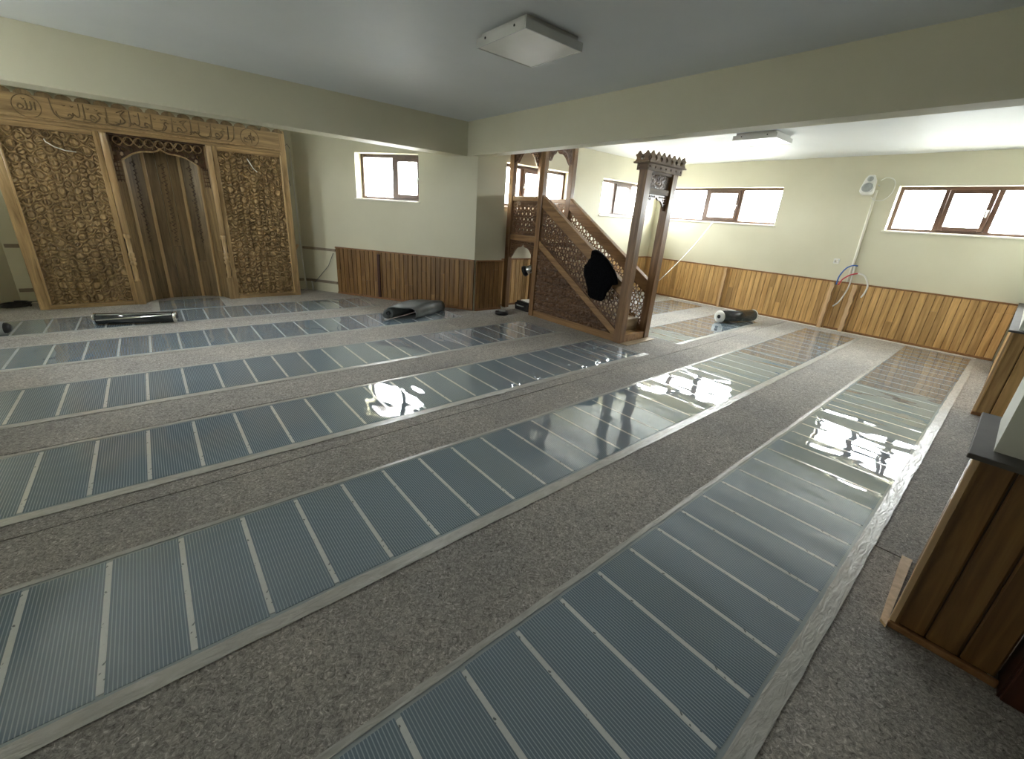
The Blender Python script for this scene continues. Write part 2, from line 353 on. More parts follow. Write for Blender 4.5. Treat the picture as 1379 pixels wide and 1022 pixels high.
def window(a, b, s0, s1, z0, z1, out, panes, label, sash=(), tilt=None, depth=0.17):
    """framed window in a hole; panes = list of split positions (fractions), sash = indices of opening lights"""
    WINN[0] += 1
    a = Vector((*a, 0)); b = Vector((*b, 0)); u = (b - a).normalized(); n = Vector((*out, 0)).normalized()
    o = a + u * s0
    root = thing('window_%d' % WINN[0], (o.x, o.y, z0), label, 'window', kind='structure'); W = s1 - s0; fw = 0.05
    B = lambda mb, p, q, n0, n1, h0, h1: mb.obox(o, u, n, p, q, n0, n1, h0, h1)
    mb = MB(); B(mb, 0, fw, depth, depth + .07, z0, z1); B(mb, W - fw, W, depth, depth + .07, z0, z1)
    B(mb, fw, W - fw, depth, depth + .07, z0, z0 + fw); B(mb, fw, W - fw, depth, depth + .07, z1 - fw, z1); mb.obj('window_frame', 'frame_brown', root, 0.004)
    cuts = [0.0] + list(panes) + [1.0]
    for c in panes: B(MB(), W * c - .03, W * c + .03, depth - .004, depth + .07, z0 + fw, z1 - fw).obj('mullion', 'frame_brown', root, 0.004)
    for i in range(len(cuts) - 1):
        p = W * cuts[i] + (fw if i == 0 else .03); q = W * cuts[i + 1] - (fw if i == len(cuts) - 2 else .03)
        if i in sash:
            sw = 0.055; mb = MB()
            def Q(pp, qq, n0, n1, h0, h1):
                vs = MB(); B(vs, pp, qq, n0, n1, h0, h1); vv = []
                for x in vs.v:
                    x = Vector(x)
                    if tilt: x = x - n * (tilt * (x.z - z0 - fw))
                    vv.append(tuple(x))
                return vv, vs.f
            for args in ((p, p + sw, depth - .025, depth + .04, z0 + fw, z1 - fw), (q - sw, q, depth - .025, depth + .04, z0 + fw, z1 - fw), (p + sw, q - sw, depth - .025, depth + .04, z0 + fw, z0 + fw + sw), (p + sw, q - sw, depth - .025, depth + .04, z1 - fw - sw, z1 - fw)):
                mb.add(*Q(*args))
            s_ = mb.obj('sash', 'frame_brown', root, 0.004)
            mb = MB(); mb.add(*Q(p + sw, q - sw, depth, depth + .006, z0 + fw + sw, z1 - fw - sw)); mb.obj('pane', 'glass', s_)
            mb = MB(); mb.add(*Q(p + .015, p + .04, depth - .06, depth - .025, (z0 + z1) / 2 - .015, (z0 + z1) / 2 + .015)); mb.add(*Q(p + .018, p + .037, depth - .075, depth - .06, (z0 + z1) / 2 - .09, (z0 + z1) / 2 + .015)); mb.obj('handle', 'white_plastic', s_, 0.003)
        else:
            mb = MB(); B(mb, p, q, depth + .03, depth + .036, z0 + fw, z1 - fw); mb.obj('pane', 'glass', root)
    mb = MB(); B(mb, -0.03, W + 0.03, -0.03, 0.0, z0 - 0.022, z0); B(mb, 0.004, W - 0.004, -0.0, depth - .002, z0 + 0.0005, z0 + 0.008); mb.obj('window_sill', 'sill_white', root, 0.003)
    c = o + u * (W / 2) + n * (WT + .02); portal((c.x, c.y, (z0 + z1) / 2), (-n.x, -n.y, 0), W, z1 - z0)
# floor slab and sheets of underlay
fl = MB().box(-3.9, XR + .3, YR - .3, 9.2, -0.2, -0.012).obj('floor', 'bare_screed'); tag(fl, 'bare dark screed floor under the grey underlay', kind='structure')
def sheet(x0, x1, y0, y1, g=0.0025):
    """underlay sheet with slightly ragged edges"""
    n = max(4, int((x1 - x0) / 0.12)); lo = []; hi = []
    rr = random.Random(int(x0 * 977 + y0 * 131))
    ph = rr.random() * 6
    for i in range(n + 1):
        x = x0 + (x1 - x0) * i / n
        wv = 0.003 * math.sin(x * 1.9 + ph) + 0.002 * math.sin(x * 4.7 + 2 * ph)
        lo.append((x, y0 + g + max(0, wv) + rr.random() * .002)); hi.append((x, y1 - g - max(0, -wv) - rr.random() * .002))
    m = len(lo); vs = [(x, y, 0.0) for x, y in lo] + [(x, y, 0.0) for x, y in hi] + [(x, y, -0.0119) for x, y in lo] + [(x, y, -0.0119) for x, y in hi]
    fs = []
    for i in range(m - 1):
        fs += [(i, i + 1, m + i + 1, m + i), (i, 2 * m + i, 2 * m + i + 1, i + 1), (m + i, m + i + 1, 3 * m + i + 1, 3 * m + i)]
    fs += [(0, m, 3 * m, 2 * m), (m - 1, 3 * m - 1, 4 * m - 1, 2 * m - 1)]
    MB().add(vs, fs).obj('underlay_sheet', 'underlay', fl)
for k, y0 in enumerate([0.67, 1.67, 2.67, 3.67, 4.67]):
    cuts = [XL, [-1.1, 3.3, -1.3, 2.2, 3.3][k], [6.4, 8.4, 5.3, 6.9, 7.2][k], XR]
    for i in range(3): sheet(cuts[i], cuts[i + 1] - .003, y0, y0 + 1.0)
for (x0, x1, y0, y1) in [(XL, 2.848, -1.33, 0.67), (2.858, 6.3, -0.33, 0.67), (6.303, XR, -0.085, 0.67), (2.858, XR, -1.33, -0.33), 
                         (XL, 0.4, 5.67, 5.9), (-3.3, 0.4, 5.903, 6.67), (0.403, 4.2, 5.67, 6.67), (4.203, XR, 5.67, YB), (-3.6, 0.1, 6.67, 7.67), (0.103, 3.7, 6.67, 7.67), (-3.0, 1.2, 7.67, 8.8), (1.203, 3.0, 7.67, 8.8)]:
    sheet(x0, x1, y0, y1)
# ceiling and beams
tag(MB().prism([(XL - .3, YR - .3), (XR + .3, YR - .3), (XR + .3, 6.36), (4.6, 6.36), (2.56, 9.1), (-1.88, 9.1), (-3.92, 6.2), (-3.92, 5.9), (XL - .3, 5.9)], ZC, ZC + .2, 'z').obj('ceiling', 'ceiling_paint'), kind='structure')
tag(MB().box(-3.6, 4.28, 6.05, 6.36, ZB, ZC).obj('trim_1', 'wall_paint'), 'cream ceiling beam crossing in front of the carved mihrab', kind='structure')
tag(MB().box(4.08, 4.28, YR, 6.05, ZB, ZC).obj('trim_2', 'wall_paint'), 'cream ceiling beam running beside the minbar', kind='structure')
# walls with their windows
W_1 = (0.02, 1.72, 1.745, 2.425); W_2 = (3.40, 5.83, 1.735, 2.42)
def ry(h): return (h[0] - YR, h[1] - YR, h[2], h[3])
wall('wall_right', (XR, YR), (XR, YB + .3), 0, ZC, [ry(W_1), ry(W_2)], (1, 0))
window((XR, YR), (XR, YB), *ry(W_1), (1, 0), (0.335, 0.665), 'three-light brown window at the right end, middle light tilted open', (1,), 0.14)
window((XR, YR), (XR, YB), *ry(W_2), (1, 0), (0.33, 0.63), 'long brown three-light window with a cord hanging from its sill', (1,))
wall('wall_back', (4.45, YB), (XR, YB), 0, ZC, [(0.36, 2.04, 1.74, 2.43), (2.99, 4.80, 1.725, 2.43)], (0, 1))
window((4.45, YB), (XR, YB), 0.36, 2.04, 1.74, 2.43, (0, 1), (0.33, 0.66), 'brown window right behind the minbar tower', (1,))
window((4.45, YB), (XR, YB), 2.99, 4.80, 1.725, 2.43, (0, 1), (0.34, 0.67), 'brown window between the minbar rail and its front portal', (1,))
dl = math.hypot(D1[0] - D0[0], D1[1] - D0[1]); du = ((D1[0] - D0[0]) / dl, (D1[1] - D0[1]) / dl); dn = (-du[1], du[0])
if dn[0] < 0: dn = (-dn[0], -dn[1])
wall('wall_slanted', D0, D1, 0, ZC, [(1.03, 2.226, 1.712, 2.43)], dn)
window(D0, D1, 1.03, 2.226, 1.712, 2.43, dn, (0.46,), 'two-light brown window beside the carved mihrab, above the dark planks', (0,))
ML = lambda p: (0.68 - p[0], p[1])
E0, E1 = ML(D0), ML(D1); eu = (-du[0], du[1]); en = (-dn[0], dn[1])
wall('wall_slanted_far', E0, E1, 0, ZC, [(1.03, 2.226, 1.712, 2.43)], en)
window(E0, E1, 1.03, 2.226, 1.712, 2.43, en, (0.54,), 'two-light window left of the mihrab, seen only mirrored in the film', (1,))
wall('wall_mihrab', (E1[0], 8.80), (D1[0], 8.80), 0, ZC, (), (0, 1))
wall('wall_left', (XL, YR), (XL, 5.9), 0, ZC, [(8.45, 9.65, 1.735, 2.42)], (-1, 0))
tag(MB().box(E0[0] - .1, XL, 5.9, 6.05, 0, ZC).obj('wall_left_return', 'wall_paint'), kind='structure')
window((XL, YR), (XL, 6), 8.45, 9.65, 1.735, 2.42, (-1, 0), (0.33, 0.66), 'window in the left wall, outside the photo', (1,))
wall('wall_rear', (XL, YR), (XR, YR), 0, ZC, (), (0, -1), 'pine_dark')  # unseen wall, given dark wood to cut the light bounced back into the room
tag(MB().prism([(4.18, 5.9), (4.735, 5.87), (4.735, 6.35), (4.0, 6.35), (4.0, 6.168)], 0, ZC - .001, 'z').obj('wall_column', 'wall_paint'), kind='structure')
# yard outside, just below the window sills
gz = 1.5; gm = MB()
def gq(*p): gm.add([(x, y, gz) for x, y in p], [tuple(range(len(p)))])
gq((9.81, -40), (50, -40), (50, 50), (9.81, 50)); gq((4.80, 6.37), (9.81, 6.37), (9.81, 50), (4.80, 50)); gq((-3.7, 9.12), (4.80, 9.12), (4.80, 50), (-3.7, 50))
gq((D0[0] + dn[0] * .31, D0[1] + dn[1] * .31), (4.80, 6.37), (4.80, 9.12), (D1[0] + dn[0] * .31 - .2, 9.12)); gq((E0[0] + en[0] * .31, E0[1] + en[1] * .31), (-3.9, 6.2), (-3.9, 9.12), (E1[0] + en[0] * .31 + .2, 9.12))
gq((-3.9, -40), (9.81, -40), (9.81, YR - .31), (-3.9, YR - .31)); gq((-50, -40), (-3.9, -40), (-3.9, 50), (-50, 50)); gq((-3.9, YR - .31), (XL - .31, YR - .31), (XL - .31, 5.89), (-3.9, 5.89)); gq((-3.9, 9.12), (-3.7, 9.12), (-3.7, 50), (-3.9, 50))
tag(gm.obj('ground', 'yard_gravel'), 'pale gravel yard outside the high windows', kind='structure')
# ------------------------------------------------------------------ wainscot planks
PL = {}
def plank_mesh(wd, z0, z1, mat):
    key = (round(wd, 4), z0, z1, mat)
    if key not in PL:
        c = 0.006; t = 0.016
        poly = [(0, 0), (wd, 0), (wd, t - c), (wd - c, t), (c, t), (0, t - c)]
        mb = MB().prism(poly, z0, z1, 'z'); PL[key] = mesh_of(mb, mat, 'plank')
    return PL[key]
def wainscot(name, a, b, inn, label, h=0.835, wd=0.095, skip=(), seed=1, cap=True, mat='pine'):
    """planked dado; inn = normal into the room"""
    rr = random.Random(seed); a = Vector((*a, 0)); b = Vector((*b, 0)); u = (b - a).normalized(); L = (b - a).length; n = Vector((*inn, 0))
    flip = u.cross(Vector((0, 0, 1))).dot(n) > 0      # local +y must point into the room
    root = thing(name, tuple(a), label, 'wainscot', kind='structure')
    MB().obox(a, u, n, 0, L, 0.0005, 0.006, 0, h).obj('backing', 'walnut_dark', root)
    cnt = max(1, round(L / wd)); pw = L / cnt
    for i in range(cnt):
        s = i * pw; g = pw - 0.005
        segs = [(0.01, h)]
        if rr.random() < 0.3: zc = rr.choice([0.2, 0.31, 0.45, 0.58, 0.70]); segs = [(0.01, zc - .001), (zc + .001, h)]
        for z0, z1 in segs:
            me = plank_mesh(g, z0, z1, mat)
            if flip: p = a + u * (s + pw - .0025) + n * 0.006; ang = math.atan2(-u.y, -u.x)
            else: p = a + u * (s + .0025) + n * 0.006; ang = math.atan2(u.y, u.x)
            piece('plank', me, p, root, ang)
    if cap: MB().obox(a, u, n, 0, L, 0.0005, 0.034, h, h + 0.024).obj('top_rail', 'pine_trim', root, 0.004)
    MB().obox(a, u, n, 0, L, 0.022, 0.032, 0.0005, 0.035).obj('skirting', 'pine_trim', root, 0.003)
    return root
wainscot('trim_3', (XR, -0.06), (XR, YB), (-1, 0), 'light pine plank wainscot under the long right-hand windows', seed=3)
wainscot('trim_4', (4.74, YB), (XR - .035, YB), (0, -1), 'pine plank wainscot on the wall behind the minbar', seed=4)
c0 = Vector((*D0, 0)); cdu = Vector((*du, 0))
wainscot('trim_5', D0, tuple((c0 + cdu * 2.74).xy), (-dn[0], -dn[1]), 'dark pine plank wainscot on the slanted wall beside the mihrab', wd=0.088, seed=5, mat='pine_dark')
wainscot('trim_6', (4.185, 5.865), (4.735, 5.84), (-0.045, -0.999), 'short pine wainscot wrapping the column end by the minbar', wd=0.088, seed=6, mat='pine_dark')
# wall ends by the camera: planked plinth, ledge and painted wall above
def wall_end(x0, x1, y0, y1, label1, nm, mat='pine'):
    root = thing(nm, (x0, y0, 0), label1, 'wall', kind='structure')
    MB().box(x0 + .03, x1 - .03, y0 + .03, y1 - .03, 0.0, 0.858).obj('core', 'walnut_dark', root)
    n = max(2, round((y1 - y0 - .02) / 0.104)); pw = (y1 - y0 - .02) / n
    for i in range(n):
        me = plank_mesh(pw - .006, 0.03, 0.857, mat); piece('plank', me, (x0 + .029, y0 + .01 + i * pw + .003, 0), root, math.pi / 2)
    m = max(2, round((x1 - x0) / 0.1)); pw = (x1 - x0) / m
    for i in range(m):
        me = plank_mesh(pw - .005, 0.03, 0.857, mat); piece('plank', me, (x0 + i * pw + .0025, y1 - .029, 0), root, 0)
    MB().box(x0 + .004, x0 + .026, y1 - .022, y1 + .002, 0.0, 0.857).obj('corner_moulding', 'bare_wood', root, 0.004)
    MB().box(x0 - .012, x0 + .012, y0, y1 + .0, 0.0, 0.03).obj('skirting', 'pine_trim', root, 0.005)
    MB().box(x0 - .02, x1 + .02, y0 - .02, y1 + .02, 0.858, 0.878).obj('ledge', 'ledge_dark', root, 0.004)
    MB().box(x0 + .09, x1 - .04, y0 + .04, y1 - .04, 0.878, ZC).obj('painted_wall', 'pillar_paint', root)
    return root
pa = wall_end(2.25, 2.86, -0.415, -0.085, 'planked wall end with dark ledge and grey wall at the right edge', 'wall_end_near', 'pine_dark')
wall_end(6.18, XR - .04, -0.42, -0.07, 'second planked wall end behind the near one, reaching the right corner', 'wall_end_far')
jb = thing('door_jamb', (2.19, -0.52, 0), 'dark red-brown door jamb in the lower right corner', 'door frame', kind='structure')
MB().box(2.19, 2.36, -0.56, -0.425, 0, 2.1).obj('post', 'jamb_wood', jb, 0.006); MB().box(2.205, 2.345, -0.425, -0.418, 0, 2.1).obj('stop', 'jamb_wood', jb)
tag(MB().add([(2.222, -.083, .001), (2.246, -.06, .001), (2.86, -.04, .001), (2.86, -.083, .001), (2.222, -.083, .014), (2.246, -.06, .014), (2.86, -.04, .014), (2.86, -.083, .014)], [(3, 2, 1, 0), (4, 5, 6, 7), (0, 1, 5, 4), (1, 2, 6, 5), (2, 3, 7, 6), (3, 0, 4, 7)]).obj('floor_batten', 'bare_wood'), 'pale wooden batten on the floor along the near wall end', 'batten')
# ------------------------------------------------------------------ heating film strips
PITCH = 0.2616; BW = 0.021
CELL = mesh_of(MB().box(-(PITCH - BW) / 2 + .0005, (PITCH - BW) / 2 - .0005, -0.36, 0.36, 0, 0.0012), 'carbon_film', 'carbon_cell')
SEPM = mesh_of(MB().box(-BW / 2, BW / 2, -0.35, 0.35, 0, 0.0014), 'separator', 'separator_strip')
def film(label, lo, phase, x0, x1, ends=True, tape=True):
    """strip of heating film; lo = outer edge of the lower tape; bars at phase + k * pitch, between x0 and x1"""
    k0 = math.ceil((x0 - phase) / PITCH - 1e-6); k1 = math.floor((x1 - phase) / PITCH + 1e-6)
    xa, xb = phase + k0 * PITCH, phase + k1 * PITCH; yc = lo + 0.443
    root = thing('heating_film', (xa, lo, 0), label, 'heating film', 'strips of heating film laid on the underlay')
    def band(y0, y1, z0, z1, seed, jit, xs, xe, name, mat):
        rr = random.Random(seed); n = int((xe - xs) / 0.1) + 2; vs = []; fs = []
        for i in range(n + 1):
            x = xs + (xe - xs) * i / n; j0 = rr.uniform(-jit, jit); j1 = rr.uniform(-jit, jit)
            vs += [(x, y0 + j0, z0), (x, y1 + j1, z0), (x, y0 + j0, z1), (x, y1 + j1, z1)]
            if i:
                a = 4 * (i - 1); b = 4 * i; fs += [(a + 2, b + 2, b + 3, a + 3), (a, a + 2, b + 2, b), (a + 1, b + 1, b + 3, a + 3), (a, b, b + 1, a + 1)]
        fs += [(0, 1, 3, 2), (4 * n, 4 * n + 2, 4 * n + 3, 4 * n + 1)]
        return MB().add(vs, fs).obj(name, mat, root)
    band(lo + .055, lo + .835, 0.0008, 0.0016, 1, 0.0015, xa - .03, xb + .03, 'clear_sheet', 'film_sheet')
    for k in range(k1 - k0 + 1):
        x = xa + k * PITCH
        piece('separator_strip', SEPM, (x, yc, 0.0017), root)
        if k < k1 - k0: piece('carbon_cell', CELL, (x + PITCH / 2, yc, 0.0017), root)
    band(lo, lo + .068, 0.0035, 0.0042, int(lo * 100), 0.003, xa - .06, xb + .1, 'edge_tape', 'tape')
    band(lo + .818, lo + .845, 0.0035, 0.0042, int(lo * 100) + 1, 0.0025, xa - .04, xb + .06, 'edge_tape', 'tape')
    return root
film('nearest heating film strip, running past the planked wall end at right', 0.072, 0.892, -1.8, 9.35)
film('heating film strip second from the front, reaching the twin pipe casings', 1.435, -0.395, -1.8, 9.2)
film('heating film strip ending at the front posts of the minbar', 2.80, 0.02, -1.8, 4.75)
film('heating film strip ending at the long side of the minbar', 4.105, 0.03, -1.8, 4.7)
film('heating film strip with the folded grey mat lying on its end', 5.50, -0.19, -1.8, 3.75)
film('farthest full heating film strip, in front of the mihrab under the glossy roll', 6.81, 0.185, -1.7, 2.95)
film('heating film strip right of the minbar with the black roll on it', 2.835, 5.72, 5.70, 8.65)
film('heating film strip behind the minbar front, up to the right wall', 4.15, 5.95, 5.9, 9.3)
nf = thing('heating_film', (-.1, 7.66, 0), 'short piece of heating film in front of the mihrab niche', 'heating film', 'strips of heating film laid on the underlay')
MB().box(-.09, .80, 7.66, 8.42, .0008, .0016).obj('clear_sheet', 'film_sheet', nf); MB().box(-.06, .76, 7.72, 8.40, .0017, .003).obj('carbon_cell', 'carbon_film', nf)
MB().box(-.13, -.05, 7.66, 8.45, .0035, .0045).obj('edge_tape', 'tape', nf); MB().box(.75, .83, 7.66, 8.45, .0035, .0045).obj('edge_tape', 'tape', nf)
tag(MB().box(9.36, 9.455, 0.1, 5.2, 0.0006, 0.003).obj('white_edge_strip', 'cord_white'), 'white strip on the floor along the foot of the right-hand wainscot', 'strip')
# ------------------------------------------------------------------ carved mihrab
MX0, MX1, MY = -1.306, 1.987, 8.24
mi = thing('mihrab', ((MX0 + MX1) / 2, MY + .28, 0), 'carved walnut mihrab with a deep plank niche and lettered frieze', 'mihrab')
NX0, NX1 = -0.20, 0.89
def mpart(name, x0, x1, y0, y1, z0, z1, mat='walnut', bv=0.005): return MB().box(x0, x1, y0, y1, z0, z1).obj(name, mat, mi, bv)
mpart('stile', MX0, MX0 + .10, MY, MY + .55, 0, 2.33); mpart('stile', MX1 - .085, MX1, MY, MY + .55, 0, 2.64)
mpart('inner_stile', NX0 - .135, NX0 - .075, MY + .005, MY + .3, 0.0, 2.33); mpart('inner_stile', NX1 + .075, NX1 + .135, MY + .005, MY + .3, 0, 2.33)
mpart('bead', MX0 + .1, MX0 + .125, MY - .012, MY + .03, 0.06, 2.28, 'column_wood', .008); mpart('bead', MX1 - .11, MX1 - .085, MY - .012, MY + .03, 0.06, 2.28, 'column_wood', .008)
for (a, b) in ((MX0 + .1, NX0 - .135), (NX1 + .135, MX1 - .085)):
    mpart('bottom_rail', a, b, MY + .004, MY + .05, 0, 0.06, 'walnut_h'); mpart('top_rail', a, b, MY + .004, MY + .05, 2.24, 2.33, 'walnut_h')
    mpart('panel_back', a, b, MY + .05, MY + .5, 0, 2.33, 'walnut_dark', 0)
    ox = a + .0; W_ = b - a
    relief(W_, 2.18, 0.0055, scrollwork(0.165, W_ / 2, 0.7 if a < 0 else 1.9), lambda u, v, h, ox=ox, q=(1.7 if a < 0 else 2.8): (ox + u, MY + .049 - (.012 if q < 2 else 0) - h * q, 0.06 + v), 'walnut', 'carved_panel', mi)
# frieze
FZ0, FZ1 = 2.33, 2.60
fr = mpart('frieze', MX0, MX1 - .085, MY - .005, MY + .5, FZ0, FZ1, 'walnut_h')
mpart('frieze_moulding', MX0, MX1 - .085, MY - .04, MY - .006, FZ0 - .035, FZ0 + .0, 'walnut_h', .01); mpart('frieze_moulding', MX0, MX1 - .085, MY - .025, MY - .006, FZ0 + .012, FZ0 + .032, 'column_wood', .008)
lob = []
for i in range(7): a = math.pi * i / 6; lob.append((0.078 * math.cos(a), 0.055 * math.sin(a)))
LOBE = mesh_of(MB().prism(lob, -0.012, 0.012, 'y'), 'niche_wood', 'crest_lobe')
nl = 19
for i in range(nl): piece('crest_lobe', LOBE, (MX0 + .085 + i * (MX1 - MX0 - .18) / (nl - 1) , MY + .006, FZ1), mi)
def ring(cx, cz, r): return [(cx + r * math.cos(a * math.pi / 14), MY - .006, cz + r * math.sin(a * math.pi / 14)) for a in range(29)]
def stroke(mb, pts, r=0.008, y=MY - .006):
    # smooth pen stroke through 2-D points (Catmull-Rom)
    out = []
    for i in range(len(pts) - 1):
        p0 = pts[max(i - 1, 0)]; p1 = pts[i]; p2 = pts[i + 1]; p3 = pts[min(i + 2, len(pts) - 1)]
        for t in range(5):
            t /= 5; out.append(tuple(0.5 * (2 * p1[j] + (p2[j] - p0[j]) * t + (2 * p0[j] - 5 * p1[j] + 4 * p2[j] - p3[j]) * t * t + (-p0[j] + 3 * p1[j] - 3 * p2[j] + p3[j]) * t ** 3) for j in (0, 1)))
    out.append(pts[-1]); n = len(out)
    mb.tube([(p[0], y, p[1]) for p in out], [r * (0.55 + 0.6 * math.sin(math.pi * (i + 1) / (n + 1))) for i in range(n)], 5)
for cx in (-0.87, 1.49):
    md = MB(); md.tube(ring(cx, 2.475, .122), .0055, 6)
    if cx < 0:
        # word in the left medallion: three uprights, a looped end, a base line
        stroke(md, [(cx + .075, 2.53), (cx + .07, 2.44)]); stroke(md, [(cx + .04, 2.53), (cx + .035, 2.45), (cx + .0, 2.435)])
        stroke(md, [(cx + .0, 2.535), (cx + .0, 2.45), (cx - .03, 2.43)]); stroke(md, [(cx - .03, 2.43), (cx - .075, 2.45), (cx - .06, 2.49), (cx - .03, 2.46), (cx - .075, 2.43)])
        stroke(md, [(cx + .0, 2.555), (cx - .015, 2.545), (cx - .03, 2.56)], .005)
    else:
        stroke(md, [(cx + .08, 2.47), (cx + .05, 2.49), (cx + .045, 2.46), (cx + .07, 2.45), (cx + .02, 2.445)]); stroke(md, [(cx + .03, 2.50), (cx - .01, 2.50), (cx + .01, 2.45), (cx - .05, 2.445)])
        stroke(md, [(cx - .03, 2.475), (cx - .05, 2.445), (cx - .07, 2.47), (cx - .075, 2.42), (cx - .03, 2.41)]); stroke(md, [(cx + .02, 2.55), (cx + .02, 2.40)], .006)
    md.obj('medallion', 'niche_wood', fr)
ca = MB()
for sx, ex in ((-0.66, 1), (1.29, -1)):
    stroke(ca, [(sx, 2.60), (sx + .005 * ex, 2.50), (sx + .02 * ex, 2.43), (sx + .06 * ex, 2.385)], .007)
stroke(ca, [(-0.60, 2.385), (0.3, 2.383), (1.23, 2.385)], .005)
ca.obj('cartouche_border', 'niche_wood', fr)
le = MB()                                             # dense carved line of script, right to left
x = 1.21; rr = random.Random(12)
SEQ = [0, 4, 1, 0, 2, 5, 0, 3, 1, 0, 4, 2, 0, 1, 5, 0, 3, 2, 0, 4, 1, 0, 5, 2, 0, 1, 3]
for k in SEQ:
    if x < -.50: break
    if k == 0: stroke(le, [(x, 2.585), (x - .004, 2.50), (x - .010, 2.42), (x - .03, 2.405)], .008)
    elif k == 1: stroke(le, [(x + .02, 2.43), (x, 2.465), (x - .03, 2.47), (x - .035, 2.435), (x - .005, 2.425), (x - .07, 2.41), (x - .11, 2.425)], .008)
    elif k == 2: stroke(le, [(x + .03, 2.47), (x + .01, 2.415), (x - .05, 2.395), (x - .11, 2.41), (x - .125, 2.465)], .009)
    elif k == 3: stroke(le, [(x, 2.575), (x - .05, 2.52), (x - .015, 2.455), (x - .06, 2.42), (x - .12, 2.43)], .008); stroke(le, [(x - .02, 2.58), (x - .09, 2.545)], .006)
    elif k == 4: stroke(le, [(x, 2.50), (x - .03, 2.515), (x - .05, 2.49), (x - .03, 2.46), (x - .08, 2.40), (x - .13, 2.405)], .009)
    else: stroke(le, [(x, 2.58), (x - .006, 2.45), (x - .035, 2.43), (x - .06, 2.45), (x - .075, 2.43), (x - .10, 2.45), (x - .12, 2.425)], .008)
    if rr.random() < .6: q = x - rr.uniform(.02, .06); stroke(le, [(q, 2.545), (q - .018, 2.535), (q - .03, 2.55)], .005)
    x -= (0.045, 0.085, 0.10, 0.085, 0.085, 0.095)[k]
le.obj('script', 'niche_wood', fr)
# turned columns either side of the niche
for cx in (NX0 - .035, NX1 + .035):
    c = thing('column', (cx, MY + .02, 0)); c.parent = mi; c.location = Vector((cx, MY + .02, 0)) - mi.location
    MB().box(cx - .04, cx + .04, MY - .02, MY + .06, 0, .34).obj('column_base', 'walnut', c, .006)
    MB().lathe((cx, MY + .002, .34), [(.034, 0), (.036, .02), (.026, .05), (.032, .16), (.024, .22), (.038, .245), (.04, .27), (.026, .285), (.039, .31), (.039, .335), (.027, .35), (.037, .37), (.037, .40), (.024, .42), (.03, .53), (.026, .60), (.04, .625), (.04, .66), (.03, .675)], 16).obj('column_baluster', 'walnut', c)
    MB().lathe((cx, MY + .002, 1.015), [(.037, 0), (.037, 1.26), (.040, 1.28)], 20).obj('column_shaft', 'column_wood', c)
# niche of plank facets
PLAN = [(NX0, MY + .05), (NX0 + .10, MY + .28), (NX0 + .33, MY + .42), (NX1 - .33, MY + .42), (NX1 - .10, MY + .28), (NX1, MY + .05)]
for i in range(5):
    a = Vector((*PLAN[i], 0)); b = Vector((*PLAN[i + 1], 0)); u = (b - a).normalized(); L = (b - a).length; n = Vector((-u.y, u.x, 0))
    k = 3 if i == 2 else 2
    for j in range(k):
        cut = [0.0, 0.55 + 0.4 * random.random(), 2.33] if (i + j) % 2 else [0.0, 2.33]
        for q in range(len(cut) - 1):
            MB().obox(a, u, n, L * j / k + .002, L * (j + 1) / k - .002, 0, .02, cut[q] + .001, cut[q + 1] - .001).obj('niche_plank', 'niche_wood', mi, .003)
    if i: MB().obox(a, u, n, -.022, .022, -.022, .002, 0, 2.2).obj('niche_rib', 'column_wood', mi, .006)
    if i in (1, 2, 3):      # upright column of script on the facet
        sc = MB(); mid = a + u * (L * .5); z = 2.0
        rr = random.Random(40 + i)
        while z > 0.95:
            def pt(du_, dz): p = mid + u * du_ - n * .003; return (p.x, p.y, z + dz)
            q = [pt(.03 * rr.uniform(.5, 1), 0), pt(-.02, -.02), pt(.025, -.05), pt(-.03 * rr.uniform(.3, 1), -.075), pt(.01, -.095)]
            sc.tube(q, [.004, .009, .006, .010, .004], 5)
            if rr.random() < .5: sc.tube([pt(-.045, -.03), pt(-.03, -.05)], .006, 5)
            z -= 0.115
        sc.obj('niche_script', 'walnut_dark', mi)
mpart('niche_ceiling', NX0 - .07, NX1 + .07, MY + .03, MY + .52, 2.28, 2.33, 'walnut_dark', 0)
# pierced tracery under the frieze
def arch_edge(x0, x1, zs, za, n=14):
    """stepped ogee arch from (x0, zs) up to the apex and down to (x1, zs)"""
    pts = []
    for i in range(n + 1):
        t = i / n; x = x0 + (x1 - x0) * t; q = 1 - abs(2 * t - 1)
        h = 0.72 * min(1, math.sin(min(1, q * 1.55) * math.pi / 2)) + 0.28 * max(0, (q - .72) / .28) ** 2
        pts.append((x, zs + (za - zs) * h))
    return pts
def spandrel(x0, x1, zs, za, zt, P, t, mat, name, parent, hr=0.017, sp=0.042, foot=0.05):
    e = arch_edge(x0 + foot, x1 - foot, zs, za)
    outer = [(x0, zt), (x0, zs - .02), (x0 + foot * .6, zs - .02)] + e + [(x1 - foot * .6, zs - .02), (x1, zs - .02), (x1, zt)]
    holes = []; j = 0; z = zt - sp * .62
    while z > zs - .02:
        x = x0 + sp * (.6 if j % 2 else 1.1)
        while x < x1:
            if inside((x, z), outer, hr + .007): holes.append(circle(x, z, hr, 6, math.pi / 6 * (j % 2)))
            x += sp
        z -= sp * .86; j += 1
    return pierced(outer, holes, t, P, mat, name, parent)
spandrel(NX0, NX1, 1.98, 2.17, 2.285, lambda u, v, d: (u, MY + .10 + d, v), .03, 'walnut_dark', 'tracery', mi, .028, .07, .10)
tr = MB()
